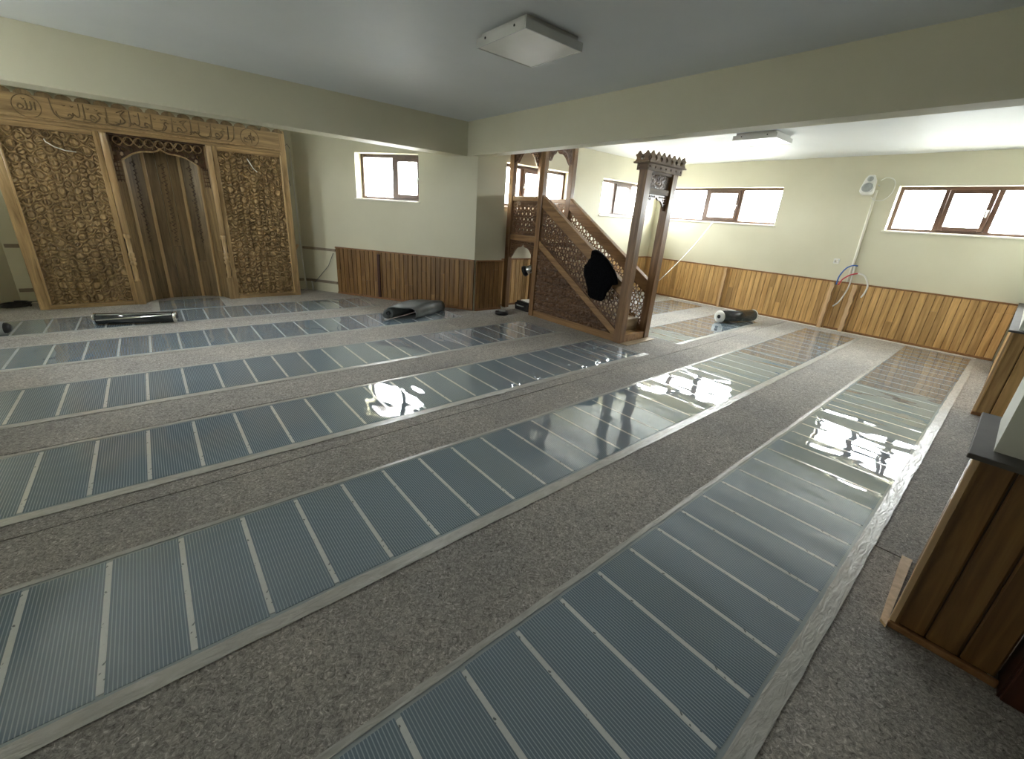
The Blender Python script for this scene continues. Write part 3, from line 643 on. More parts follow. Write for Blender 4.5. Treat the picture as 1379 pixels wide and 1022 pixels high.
for i in range(9):
    cx = NX0 + .10 + i * (NX1 - NX0 - .2) / 8; r = .05
    tr.tube([(cx + r * math.cos(a * .45), MY + .085, 2.225 + r * math.sin(a * .45)) for a in range(15)], .007, 5)
    if i < 8: tr.tube([(cx + .02, MY + .08, 2.27), (cx + .06, MY + .08, 2.20), (cx + .10, MY + .08, 2.27)], .006, 5)
ae = arch_edge(NX0 + .10, NX1 - .10, 1.98, 2.17, 20); tr.tube([(p[0], MY + .085, p[1]) for p in ae], .011, 6)
tr.obj('tracery_scrolls', 'walnut', mi)
for sx, cx in ((1, NX0 + .045), (-1, NX1 - .045)):
    mb = MB()
    for j in range(5): mb.box(cx - .04, cx + .04, MY + .07, MY + .09, 1.72 + j * .055, 1.735 + j * .055)
    for j in range(3): mb.box(cx - .036 + j * .032, cx - .028 + j * .032, MY + .068, MY + .088, 1.70, 1.98)
    mb.obj('tracery_grille', 'walnut_dark', mi)
# loose white wires on the mihrab
tag(MB().tube([(-.80, MY - .01, 2.13), (-.79, MY - .04, 2.10), (-.72, MY - .06, 2.05), (-.63, MY - .06, 2.02), (-.53, MY - .05, 2.015)], .007, 6).obj('loose_wire', 'cord_white'), 'white wire end sticking out of the left carved panel', 'wire')
tag(MB().tube([(1.41, MY - .01, 2.17), (1.43, MY - .05, 2.12), (1.47, MY - .06, 2.04), (1.52, MY - .05, 1.99)], .008, 6).obj('loose_wire', 'cord_white'), 'white wire end sticking out of the right carved panel', 'wire')
# ------------------------------------------------------------------ minbar (pulpit)
BX0, BX1, BF = 4.88, 5.60, 3.31
mn = thing('minbar', (5.24, 4.6, 0), 'tall carved wooden minbar with lattice side rails and arched portal', 'minbar')
def bpart(name, x0, x1, y0, y1, z0, z1, mat='minbar_wood', bv=.005): return MB().box(x0, x1, y0, y1, z0, z1).obj(name, mat, mn, bv)
PW = .115
YM0, YM1, YT = 5.11, 5.235, 5.87
for x0 in (BX0, BX1 - PW):
    bpart('portal_post', x0, x0 + PW, BF, BF + PW, 0, 2.235); xp = x0 if x0 == BX0 else x0 + PW - .085; bpart('tower_post', xp, xp + .085, YM0 + .02, YM1 - .005, 0, 2.76); bpart('tower_post', xp, xp + .085, YT - .0, YT + .10, 0, 2.76)
def up(y): return 1.905 - 0.636 * (YM0 + .02 - y)      # top of hand rail
def lo(y): return 1.245 - 0.628 * (YM0 + .02 - y)      # top of lower stringer
ya, yb = BF + PW, YM0 + .02
def hexholes(poly, c, S, big, small):
    """rosette lattice: hexagon holes with six small holes around each; rows follow the slope"""
    holes = []; ca_, sa_ = math.cos(S), math.sin(S)
    def T(a, b): return (poly[0][0] + a * ca_ - b * sa_, poly[0][1] + a * sa_ + b * ca_)
    for j in range(-40, 41):
        for i in range(-40, 41):
            a = (i + (j % 2) * .5) * c; b = j * c * .866; p = T(a, b)
            if inside(p, poly, big + .006): holes.append(circle(*p, big, 6, S))
            for q in range(6):     # small holes at the corners of each rosette, drawn once
                if q in (0, 1):
                    an = math.pi / 6 + q * math.pi / 3; p2 = T(a + c * .577 * math.cos(an), b + c * .577 * math.sin(an))
                    if inside(p2, poly, small + .006): holes.append(circle(*p2, small, 6, S + .3))
            for q in range(3):
                an = q * math.pi / 3; p2 = T(a + c * .5 * math.cos(an), b + c * .5 * math.sin(an))
                if inside(p2, poly, .011 + .004): holes.append(circle(*p2, .0085, 4, S + an))
    return holes
for xi, (x0, x1) in enumerate(((BX0 + .02, BX0 + .085), (BX1 - .085, BX1 - .02))):
    MB().prism([(ya, up(ya)), (yb, up(yb)), (yb, up(yb) - .165), (ya, up(ya) - .165)], x0, x1, 'x').obj('hand_rail', 'minbar_rail', mn, .006)
    MB().prism([(ya, up(ya) + .016), (yb, up(yb) + .016), (yb, up(yb) + .0005), (ya, up(ya) + .0005)], x0 - .012, x1 + .012, 'x').obj('hand_rail_cap', 'minbar_rail', mn, .005)
    MB().prism([(ya, lo(ya)), (yb, lo(yb)), (yb, lo(yb) - .115), (ya, lo(ya) - .115)], x0, x1, 'x').obj('stringer', 'minbar_rail', mn, .006)
    MB().box(x0, x1, ya, yb, 0, .105).obj('base_beam', 'minbar_rail', mn, .006)
    poly = [(ya + .002, lo(ya) + .004), (yb - .002, lo(yb) + .001), (yb - .002, up(yb) - .167), (ya + .002, up(ya) - .167)]
    xm = (x0 + x1) / 2
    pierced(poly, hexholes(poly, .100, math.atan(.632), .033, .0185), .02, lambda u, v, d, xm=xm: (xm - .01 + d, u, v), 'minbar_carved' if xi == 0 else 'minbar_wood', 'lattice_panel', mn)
    MB().prism([(ya, .105), (yb, .105), (yb, lo(yb) - .115), (ya + .02, .105)], xm - .006, xm + .004, 'x').obj('panel_back', 'minbar_carved', mn)
    fn = scrollwork(0.16, None, 2.2 + xi); sg = -1 if xi == 0 else 1; xo = xm + sg * .008
    relief(yb - ya, 1.03, .009, fn, lambda u, v, h, xo=xo, sg=sg: (xo + sg * (h * 2.3 - .006), ya + u, .105 + v), 'minbar_carved', 'carved_panel', mn, lambda u, v: .105 + v < lo(ya + u) - .108)
    # tower side: balustrade panel, arch below, arch above
    t0, t1 = YM1 - .005, YT
    MB().box(x0, x1, t0, t1, 1.835, 1.905).obj('tower_rail', 'minbar_rail', mn, .006); MB().box(x0, x1, t0, t1, 1.205, 1.295).obj('tower_rail', 'minbar_rail', mn, .006)
    pol = [(t0 + .002, 1.297), (t1 - .002, 1.297), (t1 - .002, 1.833), (t0 + .002, 1.833)]
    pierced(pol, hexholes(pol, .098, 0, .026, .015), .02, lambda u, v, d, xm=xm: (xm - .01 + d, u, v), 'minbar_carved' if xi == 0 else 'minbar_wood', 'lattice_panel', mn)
    spandrel(t0, t1, .93, 1.16, 1.204, lambda u, v, d, xm=xm: (xm - .01 + d, u, v), .02, 'minbar_carved', 'arch_fretwork', mn, .013, .036, .05)
    spandrel(t0, t1, 2.44, 2.66, 2.70, lambda u, v, d, xm=xm: (xm - .01 + d, u, v), .02, 'minbar_carved', 'arch_fretwork', mn, .013, .036, .05)
    MB().box(x0, x1, t0, t1, 2.70, 2.76).obj('tower_rail', 'minbar_rail', mn, .006)
# cross pieces of the tower, its floor and roof
for y in (YM0 + .05, YT + .05):
    bpart('cross_rail', BX0 + PW, BX1 - PW, y - .03, y + .03, 2.70, 2.76, 'minbar_crown')
    spandrel(BX0 + PW, BX1 - PW, 2.44, 2.66, 2.70, lambda u, v, d, y=y: (u, y - .01 + d, v), .02, 'minbar_carved', 'arch_fretwork', mn, .013, .036, .05)
pol = [(BX0 + PW + .002, 1.297), (BX1 - PW - .002, 1.297), (BX1 - PW - .002, 1.833), (BX0 + PW + .002, 1.833)]
pierced(pol, hexholes(pol, .098, 0, .032, .018), .02, lambda u, v, d: (u, YT + .05 + d, v), 'minbar_wood', 'lattice_panel', mn)
bpart('cross_rail', BX0 + PW, BX1 - PW, YT + .03, YT + .09, 1.835, 1.905); bpart('cross_rail', BX0 + PW, BX1 - PW, YT + .03, YT + .09, 1.205, 1.295)
bpart('tower_floor', BX0 + .09, BX1 - .09, YM0, YT + .02, 1.215, 1.245, 'step_wood', .004)
bpart('tower_roof', BX0 - .03, BX1 + .03, YM0 - .03, YT + .14, 2.76, 2.80, 'minbar_crown', .008)
# steps
nst = 6; run = (YM0 - BF - PW - .06) / nst
for i in range(nst):
    z = .105 + (1.22 - .105) * (i + 1) / (nst + .4); y = BF + PW + .06 + i * run
    bpart('tread', BX0 + .088, BX1 - .088, y - .012, y + run - .001, z - .022, z, 'step_wood', .003)
    bpart('riser', BX0 + .088, BX1 - .088, y, y + .015, max(.1, z - .195), z - .023, 'step_wood', 0)
bpart('threshold', BX0 + PW, BX1 - PW, BF + .015, BF + PW + .08, 0.0, .105, 'minbar_rail', .005)
bpart('threshold_board', BX0 + .02, BX1 - .02, BF - .12, BF - .001, 0.0, .010, 'step_wood', .002)
# portal head: name panel, fretwork arch, two-tier cornice with crest
bpart('portal_rail', BX0 + PW, BX1 - PW, BF + .02, BF + .10, 1.965, 2.035, 'minbar_crown'); bpart('portal_rail', BX0 + PW, BX1 - PW, BF + .02, BF + .10, 2.195, 2.235, 'minbar_crown')
relief(BX1 - BX0 - 2 * PW, .16, .006, arabesque(.05, .245, .4), lambda u, v, h: (BX0 + PW + u, BF + .055 - h * .6, 2.035 + v), 'minbar_carved', 'portal_panel', mn)
bpart('panel_back', BX0 + PW, BX1 - PW, BF + .056, BF + .07, 2.035, 2.195, 'minbar_carved', 0)
spandrel(BX0 + PW, BX1 - PW, 1.80, 1.94, 1.964, lambda u, v, d: (u, BF + .04 + d, v), .025, 'minbar_carved', 'portal_fretwork', mn, .014, .038, .035)
CX0, CX1 = BX0 - .055, BX1 + .055
def crenel(n, w_):
    """crest outline: lily points with round gaps, along 0..n*w_"""
    pts = [(0, 0)]
    for i in range(n):
        a = i * w_; pts += [(a + .26 * w_, .045), (a + .24 * w_, .065), (a + .06 * w_, .085), (a + .04 * w_, .10), (a + .24 * w_, .108), (a + .5 * w_, .15), (a + .76 * w_, .108), (a + .96 * w_, .10), (a + .94 * w_, .085), (a + .76 * w_, .065), (a + .74 * w_, .045)]
        if i < n - 1: pts += [(a + .84 * w_, .026), (a + 1.0 * w_, .018), (a + 1.16 * w_, .026)]
    return pts + [(n * w_, 0)]
nc = 7; cw = (CX1 - CX0) / nc; co = crenel(nc, cw)
dh = [[((i + .5) * cw, .028), ((i + .5) * cw + .018, .046), ((i + .5) * cw, .064), ((i + .5) * cw - .018, .046)] for i in range(nc)]
for y, sgn in ((BF - .05, 1), (BF + PW + .05, -1)):
    pierced(co, [], .02, lambda u, v, d, y=y, s=sgn: (CX0 + u, y + s * d, 2.315 + v * .8), 'minbar_crown', 'crest', mn)
    pierced([(0.03, 0), (CX1 - CX0 - .03, 0), (CX1 - CX0 - .03, .085), (.03, .085)], dh, .015, lambda u, v, d, y=y, s=sgn: (CX0 + u, y + s * (.025 + d), 2.225 + v * .85), 'minbar_crown', 'diamond_frieze', mn)
sd = BF + PW + .05 - (BF - .05); ns = 2; so = crenel(ns, sd / ns)
for x, sgn in ((CX0, 1), (CX1, -1)):
    pierced(so, [], .02, lambda u, v, d, x=x, s=sgn: (x + s * d, BF - .05 + u, 2.315 + v * .8), 'minbar_carved', 'crest', mn)
bpart('cornice', CX0 - .012, CX1 + .012, BF - .062, BF + PW + .062, 2.298, 2.318, 'minbar_crown', .006); bpart('cornice_core', CX0 + .045, CX1 - .045, BF - .005, BF + PW + .005, 2.236, 2.297, 'minbar_carved', 0)
# ------------------------------------------------------------------ coat over the hand rail
def coat():
    n = 30; m = 20; Z0, Z1 = 0.55, 1.16; vs = []; fs = []
    prof = [(0, .07), (.12, .17), (.3, .255), (.5, .27), (.65, .22), (.8, .165), (.93, .15), (1.0, .10)]
    for j in range(m + 1):
        t = j / m; z = Z1 - (Z1 - Z0) * t
        for k in range(len(prof) - 1):
            if prof[k][0] <= t <= prof[k + 1][0]:
                f = (t - prof[k][0]) / (prof[k + 1][0] - prof[k][0]); f = f * f * (3 - 2 * f); hw = prof[k][1] + (prof[k + 1][1] - prof[k][1]) * f
        yc = 3.84 - .10 * min(1, t * 2) + .03 * t; th = .03 + .05 * math.sin(math.pi * min(1, t * .85 + .1))
        for i in range(n):
            a = 2 * math.pi * i / n; w_ = 1 + .03 * math.sin(5 * a + 4 * t) + .02 * math.sin(11 * a - 7 * t)
            xx = BX0 - .07 + th * math.sin(a) * (1 + .25 * math.sin(14 * math.cos(a) + 3 * t))
            vs.append((min(xx, BX0 + .012), yc + hw * math.cos(a) * w_, z + .02 * math.cos(a) * (-1 if t < .3 else .4)))
    for j in range(m):
        for i in range(n): fs.append((j * n + i, j * n + (i + 1) % n, (j + 1) * n + (i + 1) % n, (j + 1) * n + i))
    fs.append(tuple(range(n))); fs.append(tuple(range(m * n, m * n + n))[::-1])
    root = thing('coat', (BX0 - .03, 3.75, Z0), 'black coat hung over the lower hand rail of the minbar', 'coat')
    MB().add(vs, fs, True).obj('coat_body', 'black_cloth', root)
    vs = []; fs = []                                      # the part folded over the rail
    for i in range(9):
        y = 3.70 + .28 * i / 8; zt = up(y) + .016; e = math.sin(math.pi * (i + .5) / 9)
        sec = [(BX0 - .05, zt - .12), (BX0 - .04, zt + .004), (BX0 + .01, zt + .015 + .03 * e), (BX0 + .06, zt + .018 + .035 * e), (BX0 + .115, zt + .01 + .02 * e), (BX0 + .128, zt - .08), (BX0 + .108, zt - .10), (BX0 + .102, zt + .006), (BX0 + .002, zt + .008), (BX0 - .003, zt - .12)]
        vs += [(x, y + .006 * math.sin(3 * k), z) for k, (x, z) in enumerate(sec)]
        if i:
            for k in range(10): a = (i - 1) * 10; b = i * 10; fs.append((a + k, a + (k + 1) % 10, b + (k + 1) % 10, b + k))
    fs += [tuple(range(10)), tuple(range(80, 90))[::-1]]
    MB().add(vs, fs, True).obj('collar_fold', 'black_cloth', root)
    MB().tube(cr([(BX0 - .06, 3.66, 1.0), (BX0 - .065, 3.57, .96), (BX0 - .06, 3.51, .88), (BX0 - .05, 3.485, .80)]), [.06 - .0016 * i for i in range(19)], 10).obj('sleeve', 'black_cloth', root)
coat()
# ------------------------------------------------------------------ things on the floor
def film_roll(label, a, b, r, capmat='white_plastic', bands=()):
    a = Vector(a); b = Vector(b); d = (b - a); L = d.length; d.normalize()
    root = thing('film_roll', (a.x, a.y, 0), label, 'roll', 'rolls of heating film')
    MB().lathe(a, [(r, .03), (r, L - .03)], 28, d).obj('wound_film', 'film_roll', root)
    MB().lathe(a, [(r * .35, 0), (r * .97, 0), (r * 1.03, .008), (r * 1.03, .028), (r * .9, .035)], 28, d).obj('end_wrap', capmat, root); MB().lathe(a + d * L, [(r * .35, 0), (r * .97, 0), (r * 1.03, -.008), (r * 1.03, -.028), (r * .9, -.035)], 28, d).obj('end_wrap', capmat, root)
    MB().lathe(a, [(r * .22, -.004), (r * .33, -.004), (r * .33, .02)], 20, d).obj('core', 'black_plastic', root); MB().lathe(a + d * L, [(r * .22, .004), (r * .33, .004), (r * .33, -.02)], 20, d).obj('core', 'black_plastic', root)
    z = Vector((0, 0, 1)); s = d.cross(z).normalized()
    for ang, w_, sk in bands:
        vs = []; fs = []
        for i in range(9):
            t = .04 + (L - .08) * i / 8; an = ang + sk * i / 8
            for q in (an, an + w_): vs.append(a + d * t + (s * math.cos(q) + z * math.sin(q)) * (r + .0015))
            if i: k = 2 * i; fs.append((k - 2, k - 1, k + 1, k))
        MB().add(vs, fs, True).obj('silver_band', 'chrome', root)
    return root
film_roll('glossy black and silver roll lying in front of the mihrab', (-.70, 7.10, .076), (.11, 6.86, .076), .068, 'chrome', [(math.pi * .28, .25, 0), (-.15, .2, .75)])
film_roll('thick black roll with white ends near the right wall', (7.78, 3.28, .114), (8.62, 3.02, .114), .105, 'white_plastic', [])
# folded underlay mat: wound at one end, folded over at the other
def folded_mat():
    o = Vector((2.52, 5.92, 0)); e1 = Vector((.93, -.36, 0)).normalized(); e2 = Vector((.90, .44, 0)).normalized(); th = .008
    path = []
    for i in range(44):
        a = -i * .36; r = .03 + .052 * i / 43; path.append((.09 + r * math.cos(a), .095 + r * math.sin(a)))
    # last wound turn leads into the loose top layer
    path = [p for p in path]
    ex = path[-1]
    path += [(.10, .185), (.16, .187), (.25, .178), (.34, .172), (.42, .172), (.47, .160), (.505, .125), (.515, .08), (.512, .04), (.50, .012), (.44, .009), (.3, .009), (.15, .009)]
    vs = []; fs = []; n = 15; m = len(path)
    nrm = []
    for i in range(m):
        p = path[max(0, i - 1)]; q = path[min(m - 1, i + 1)]; d = math.hypot(q[0] - p[0], q[1] - p[1]) + 1e-9; nrm.append((-(q[1] - p[1]) / d * th / 2, (q[0] - p[0]) / d * th / 2))
    for k in range(n + 1):
        s = k / n; L = 0.80 * s
        for sd_ in (1, -1):
            for i, (a, z) in enumerate(path):
                bulge = 1 + .22 * math.sin(math.pi * s) * (1 if z > .1 else 0)
                P = o + e1 * (a + sd_ * nrm[i][0] + .03 * math.sin(3 * s)) + e2 * L
                vs.append((P.x, P.y, max(.003, (z + sd_ * nrm[i][1]) * bulge)))
    for k in range(n):
        for sd_ in (0, 1):
            for i in range(m - 1):
                a = (2 * k + sd_) * m + i; b = (2 * (k + 1) + sd_) * m + i; fs.append((a, a + 1, b + 1, b))
    for k in (0, n):
        for i in range(m - 1): a = 2 * k * m + i; fs.append((a, a + 1, a + m + 1, a + m))
    root = thing('folded_mat', (2.9, 6.0, 0), 'grey mat folded and rolled on the floor below the slanted-wall window', 'mat')
    MB().add(vs, fs, True).obj('mat_sheet', 'mat_grey', root)
    c = o + e1 * .09 + Vector((0, 0, .095)); MB().lathe(c - e2 * .0, [(.018, .0), (.028, .0), (.028, .8), (.018, .8)], 16, e2).obj('wound_core', 'mat_black', root)
folded_mat()
# by the minbar foot
tp = thing('tape_roll', (4.47, 5.45, 0), 'small black round roll on the floor left of the minbar tower', 'roll')
MB().lathe((4.47, 5.45, 0.002), [(.105, 0), (.115, .01), (.115, .05), (.105, .06), (.06, .06), (.055, .05)], 28).obj('roll_body', 'black_plastic', tp); MB().lathe((4.475, 5.45, 0.061), [(.03, 0), (.058, 0), (.058, .004), (.03, .004)], 24).obj('label_disc', 'grey_mesh', tp)
bg_ = thing('tool_case', (5.12, 5.52, 0), 'black tool case lying inside the foot of the minbar tower', 'case')
MB().box(4.98, 5.42, 5.36, 5.72, .003, .13).obj('case_body', 'black_plastic', bg_, .02); MB().box(5.0, 5.40, 5.38, 5.70, .131, .16).obj('case_lid', 'black_plastic', bg_, .012); MB().tube([(4.977, 5.46, .09), (4.94, 5.47, .095), (4.94, 5.61, .095), (4.977, 5.62, .09)], .01, 8).obj('handle', 'grey_mesh', bg_)
tag(MB().add([(5.02, 5.40, .1625), (5.3, 5.36, .1625), (5.36, 5.6, .1625), (5.06, 5.64, .1625), (5.02, 5.40, .172), (5.3, 5.36, .176), (5.36, 5.6, .17), (5.06, 5.64, .18)], [(3, 2, 1, 0), (4, 5, 6, 7), (0, 1, 5, 4), (1, 2, 6, 5), (2, 3, 7, 6), (3, 0, 4, 7)]).obj('paper_stack', 'paper'), 'pale papers lying on the black tool case', 'paper')
sl = thing('spotlight', (5.02, 5.36, .62), 'small silver spotlight with black ends clamped inside the minbar tower', 'lamp')
ax = Vector((-.38, .80, -.40)).normalized(); c = Vector((5.02, 5.34, .78))
MB().lathe(c, [(.05, 0), (.065, .02), (.068, .10), (.07, .13)], 20, ax).obj('lamp_body', 'chrome', sl); MB().lathe(c + ax * .13, [(.074, 0), (.088, .015), (.092, .055), (.07, .055), (.055, .03)], 20, ax).obj('lamp_hood', 'black_plastic', sl); MB().lathe(c - ax * .05, [(.03, 0), (.048, .01), (.048, .05)], 16, ax).obj('lamp_back', 'black_plastic', sl)
MB().tube([(c.x, c.y - .01, c.z + .02), (c.x - .02, c.y - .06, c.z + .05), (4.97, YM1 + .002, c.z + .06)], .012, 8).obj('bracket', 'chrome', sl)
# left edge
dr = thing('power_tool', (-1.42, 6.98, 0), 'black power tool at the left edge beside the glossy roll', 'tool')
MB().lathe((-1.72, 7.0, .092), [(.03, 0), (.062, .02), (.07, .12), (.066, .25), (.058, .33), (.035, .355)], 18, (1, -.12, -.05)).obj('tool_body', 'black_plastic', dr)
MB().box(-1.62, -1.52, 6.97, 7.22, .006, .06).obj('tool_grip', 'black_plastic', dr, .015)
MB().lathe((-1.45, 6.968, .0785), [(.0722, -.035), (.0722, .035)], 18, (1, -.12, -.05)).obj('silver_label', 'grey_mesh', dr)
cb = thing('cable_coil', (-1.55, 8.62, 0), 'black cable coil on the floor in the corner left of the mihrab', 'cable')
MB().tube([(-1.56 + (.13 + .012 * math.sin(3.3 * i)) * math.cos(i * .35), 8.55 + .10 * math.sin(i * .35), .016 + .0008 * i) for i in range(60)], .014, 7).obj('coil', 'black_plastic', cb)
MB().tube([(-1.45, 8.6, .06), (-1.38, 8.66, .05), (-1.33, 8.70, .03), (-1.315, 8.74, .012)], .008, 6).obj('loose_end', 'cable_grey', cb)
# nailing battens and cables on the unplanked wall beside the mihrab
for z, lab in ((.79, 'upper bare nailing batten on the wall right of the mihrab'), (.19, 'lower bare nailing batten on the wall right of the mihrab')):
    tag(MB().obox(D0, du, (-dn[0], -dn[1]), 2.745, 3.47, .001, .022, z - .022, z + .022).obj('nailing_batten', 'batten'), lab, 'batten', 'nailing battens')
for z, lab in ((.79, 'upper bare nailing batten on the wall left of the mihrab'), (.19, 'lower bare nailing batten on the wall left of the mihrab')):
    tag(MB().box(E1[0] + .02, MX0 - .01, 8.778, 8.799, z - .024, z + .024).obj('nailing_batten', 'batten'), lab, 'batten', 'nailing battens')
tag(MB().box(2.0, D1[0] - .03, 8.778, 8.799, .165, .21).obj('nailing_batten', 'batten'), 'short bare batten low behind the right edge of the mihrab', 'batten', 'nailing battens')
wy = 8.785
tag(MB().tube([(2.19, wy, 2.45), (2.15, wy, 2.52), (2.09, wy, 2.46), (2.07, wy, 2.25), (2.10, wy, 2.0), (2.14, wy, 1.85)], .005, 6).obj('wall_cable', 'cable_grey'), 'thin cable loop high on the wall right of the mihrab', 'cable')
tag(MB().tube([(2.185, wy, 2.45), (2.195, wy, 1.9), (2.20, wy, 1.3), (2.205, wy, .6), (2.21, wy - .05, .35), (2.22, wy - .09, .012)], .009, 7).obj('wall_cable', 'cord_white'), 'pale cable running down the wall corner right of the mihrab', 'cable')
Pd = lambda s, d, z: (D0[0] + du[0] * s - dn[0] * d, D0[1] + du[1] * s - dn[1] * d, z)
tag(MB().tube([Pd(2.78, .03, .74), Pd(2.9, .04, .50), Pd(3.1, .04, .30), Pd(3.25, .03, .16)], .006, 6).obj('wall_cable', 'cable_grey'), 'dark cable slanting down between the two nailing battens', 'cable')
tag(MB().tube([Pd(3.30, .05, .18), Pd(3.28, .06, .08), Pd(3.28, .06, .006)], .013, 8).obj('pipe_stub', 'white_plastic'), 'short white pipe stub standing by the mihrab corner', 'pipe')
tag(MB().add([(2.0, 8.74, .62), (2.03, 8.74, .60), (2.17, 8.76, .83), (2.14, 8.76, .85), (2.0, 8.775, .62), (2.03, 8.775, .60), (2.17, 8.795, .83), (2.14, 8.795, .85)], [(3, 2, 1, 0), (4, 5, 6, 7), (0, 1, 5, 4), (1, 2, 6, 5), (2, 3, 7, 6), (3, 0, 4, 7)]).obj('wood_offcut', 'bare_wood'), 'slanting wooden offcut between the mihrab and the wall corner', 'wood piece')
# vertical batten on the slanted wainscot and pipe casings on the right wall
tag(MB().obox(D0, du, (-dn[0], -dn[1]), 1.80, 1.85, .024, .045, .035, .80).obj('cover_strip', 'jamb_wood'), 'dark upright cover strip on the slanted planks beside the mihrab', 'batten')
def casing(y, label, wd=.06, d=.085):
    root = thing('pipe_casing', (XR, y, 0), label, 'casing', 'pipe casings on the right-hand wainscot'); rr = random.Random(int(y * 10)); n = 14; vs = []; fs = []
    for i in range(n + 1):
        z = .004 + .826 * i / n; j = .008 * math.sin(i * 1.7 + y) + rr.uniform(-.005, .005)
        vs += [(XR - .034, y - wd / 2 + j, z), (XR - .034 - d, y - wd / 2 + j, z), (XR - .034 - d, y + wd / 2 + j * .6, z), (XR - .034, y + wd / 2 + j * .6, z)]
        if i:
            a = 4 * (i - 1); b = 4 * i
            for k in range(4): fs.append((a + k, a + (k + 1) % 4, b + (k + 1) % 4, b + k))
    fs += [(0, 1, 2, 3), (4 * n, 4 * n + 3, 4 * n + 2, 4 * n + 1)]
    MB().add(vs, fs).obj('casing_board', 'bare_wood', root, .003); MB().box(XR - .06, XR - .034, y - wd / 2 - .028, y - wd / 2 - .012, .004, .82).obj('casing_strip', 'pine', root, .003)
casing(2.15, 'rough wooden pipe casing below the blue hose'); casing(1.82, 'rough wooden pipe casing below the red and white hose'); casing(4.06, 'rough wooden pipe casing behind the black film roll', .05, .06)
# wall speaker, conduit, socket and hoses
sp = thing('wall_speaker', (XR, 2.09, 2.42), 'white two-cone speaker high on the right wall', 'speaker')
rot = Matrix.Rotation(.28, 4, 'Y')
def spk(mb):
    c = Vector((XR - .13, 2.09, 2.44)); mb.v = [tuple(c + rot @ (Vector(p) - c)) for p in mb.v]; return mb
body = [(2.0, 2.37), (2.0, 2.31), (2.03, 2.285), (2.15, 2.285), (2.18, 2.31), (2.18, 2.37), (2.16, 2.52), (2.13, 2.575), (2.05, 2.575), (2.02, 2.52)]
spk(MB().prism(body, XR - .19, XR - .06, 'x')).obj('speaker_body', 'white_plastic', sp, .012)
spk(MB().lathe((XR - .192, 2.09, 2.37), [(.075, 0), (.07, -.012), (.05, -.016), (.018, -.006)], 24, (1, 0, 0))).obj('woofer', 'grey_mesh', sp)
spk(MB().lathe((XR - .192, 2.09, 2.505), [(.042, 0), (.038, -.010), (.026, -.012), (.012, -.018)], 20, (1, 0, 0))).obj('tweeter', 'grey_mesh', sp)
MB().box(XR - .075, XR - .001, 2.06, 2.12, 2.40, 2.46).obj('bracket', 'white_plastic', sp, .005); MB().tube([(XR - .12, 1.97, 2.43), (XR - .06, 1.975, 2.43), (XR - .01, 1.98, 2.43)], .01, 6).obj('bracket_arm', 'white_plastic', sp)
tag(MB().tube([(XR - .02, 1.99, 2.36), (XR - .02, 1.985, 1.9), (XR - .02, 1.97, 1.3), (XR - .022, 1.965, .862)], .019, 10).obj('conduit', 'sill_white'), 'cream conduit pipe from the speaker down to the planks', 'pipe')
tag(MB().tube(cr([(XR - .08, 1.97, 2.50), (XR - .05, 1.90, 2.55), (XR - .02, 1.80, 2.50), (XR - .02, 1.78, 2.34), (XR - .03, 1.85, 2.22), (XR - .052, 1.95, 2.20), (XR - .052, 2.03, 2.25)]), .006, 6).obj('speaker_cable', 'cord_white'), 'thin white cable loop beside the wall speaker', 'cable')
so_ = thing('wall_socket', (XR, 2.22, 1.19), 'white wall socket left of the conduit pipe', 'socket')
MB().box(XR - .014, XR - .0005, 2.18, 2.265, 1.15, 1.235).obj('plate', 'white_plastic', so_, .005); MB().lathe((XR - .015, 2.2225, 1.1925), [(.03, 0), (.028, -.004), (.022, .003), (.006, .004)], 20, (1, 0, 0)).obj('outlet', 'sill_white', so_)
hx = XR - .07
def hose(pts, r, mat, label): tag(MB().tube(cr(pts), r, 8).obj('hose', mat), label, 'hose', 'loose hoses by the conduit')
hose([(hx, 2.10, .80), (hx - .02, 2.09, .95), (hx - .03, 2.03, 1.09), (hx - .03, 1.95, 1.15), (hx - .02, 1.88, 1.15)], .011, 'hose_blue', 'blue hose arching out beside the conduit')
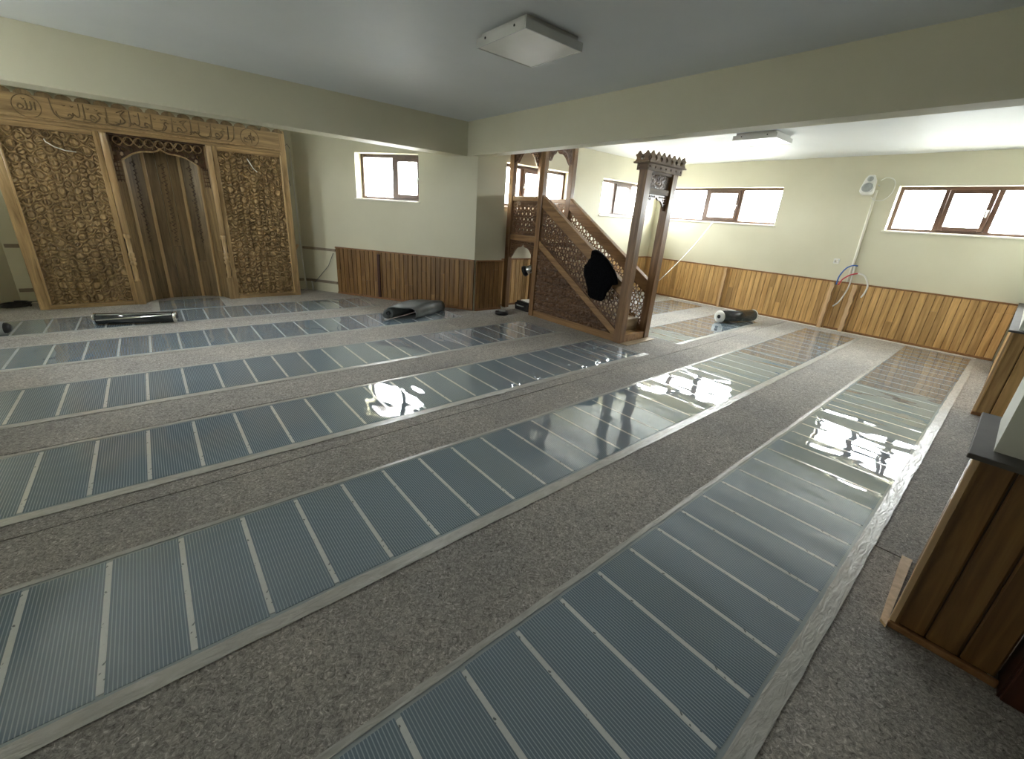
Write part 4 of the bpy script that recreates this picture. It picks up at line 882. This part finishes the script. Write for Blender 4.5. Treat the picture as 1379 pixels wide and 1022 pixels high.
hose([(hx - .035, 2.06, .80), (hx - .03, 2.03, .90), (hx - .04, 1.94, .99), (hx - .04, 1.84, 1.03)], .011, 'hose_red', 'red hose arching over the pipe casings')
hose([(hx - .04, 1.84, 1.03), (hx - .04, 1.74, 1.0), (hx - .03, 1.66, .86), (hx - .03, 1.66, .74), (hx - .03, 1.69, .64)], .013, 'cord_white', 'white hose end curling down right of the red hose')
hose([(hx + .02, 1.93, 1.14), (hx, 1.92, 1.02), (hx - .01, 1.91, .80), (hx - .02, 1.94, .62), (hx - .03, 1.98, .50), (hx - .03, 2.04, .42)], .012, 'cord_white', 'long white hose hanging down between the casings')
# cord from the window to the minbar portal
tag(MB().tube([(XR - .05 - 3.84 * t, 4.58 - 1.27 * t, 1.74 - .89 * t - .06 * math.sin(math.pi * t)) for t in [i / 12 for i in range(13)]], .0065, 6).obj('cord', 'cord_white'), 'white cord stretched from the window sill to the minbar post', 'cord')
# ceiling lamps
def lamp(cx, cy, s, label):
    root = thing('ceiling_lamp', (cx, cy, ZC), label, 'ceiling lamp', 'square ceiling lamps'); h = s / 2; z0, z1 = 2.795, 2.855; t = .012
    mb = MB().box(cx - h, cx + h, cy - h, cy - h + t, z0, z1).box(cx - h, cx + h, cy + h - t, cy + h, z0, z1).box(cx - h, cx - h + t, cy - h + t, cy + h - t, z0, z1).box(cx + h - t, cx + h, cy - h + t, cy + h - t, z0, z1)
    mb.obj('lamp_frame', 'lamp_white', root, .003)
    MB().box(cx - h + t + .001, cx + h - t - .001, cy - h + t + .001, cy + h - t - .001, z0 + .004, z0 + .012).obj('diffuser', 'diffuser', root); MB().box(cx - h + .03, cx + h - .03, cy - h + .03, cy + h - .03, z0 + .013, ZC - .001).obj('housing', 'lamp_white', root)
    for px in (-.17, .17): MB().lathe((cx - h, cy + px, (z0 + z1) / 2 + .012), [(.007, 0), (.009, -.004), (.005, -.006)], 10, (1, 0, 0)).obj('screw', 'black_plastic', root)
lamp(2.52, 2.94, .58, 'square ceiling lamp in front of the beams, nearest the camera'); lamp(7.03, 2.96, .58, 'square ceiling lamp beyond the beam, over the right-hand room')
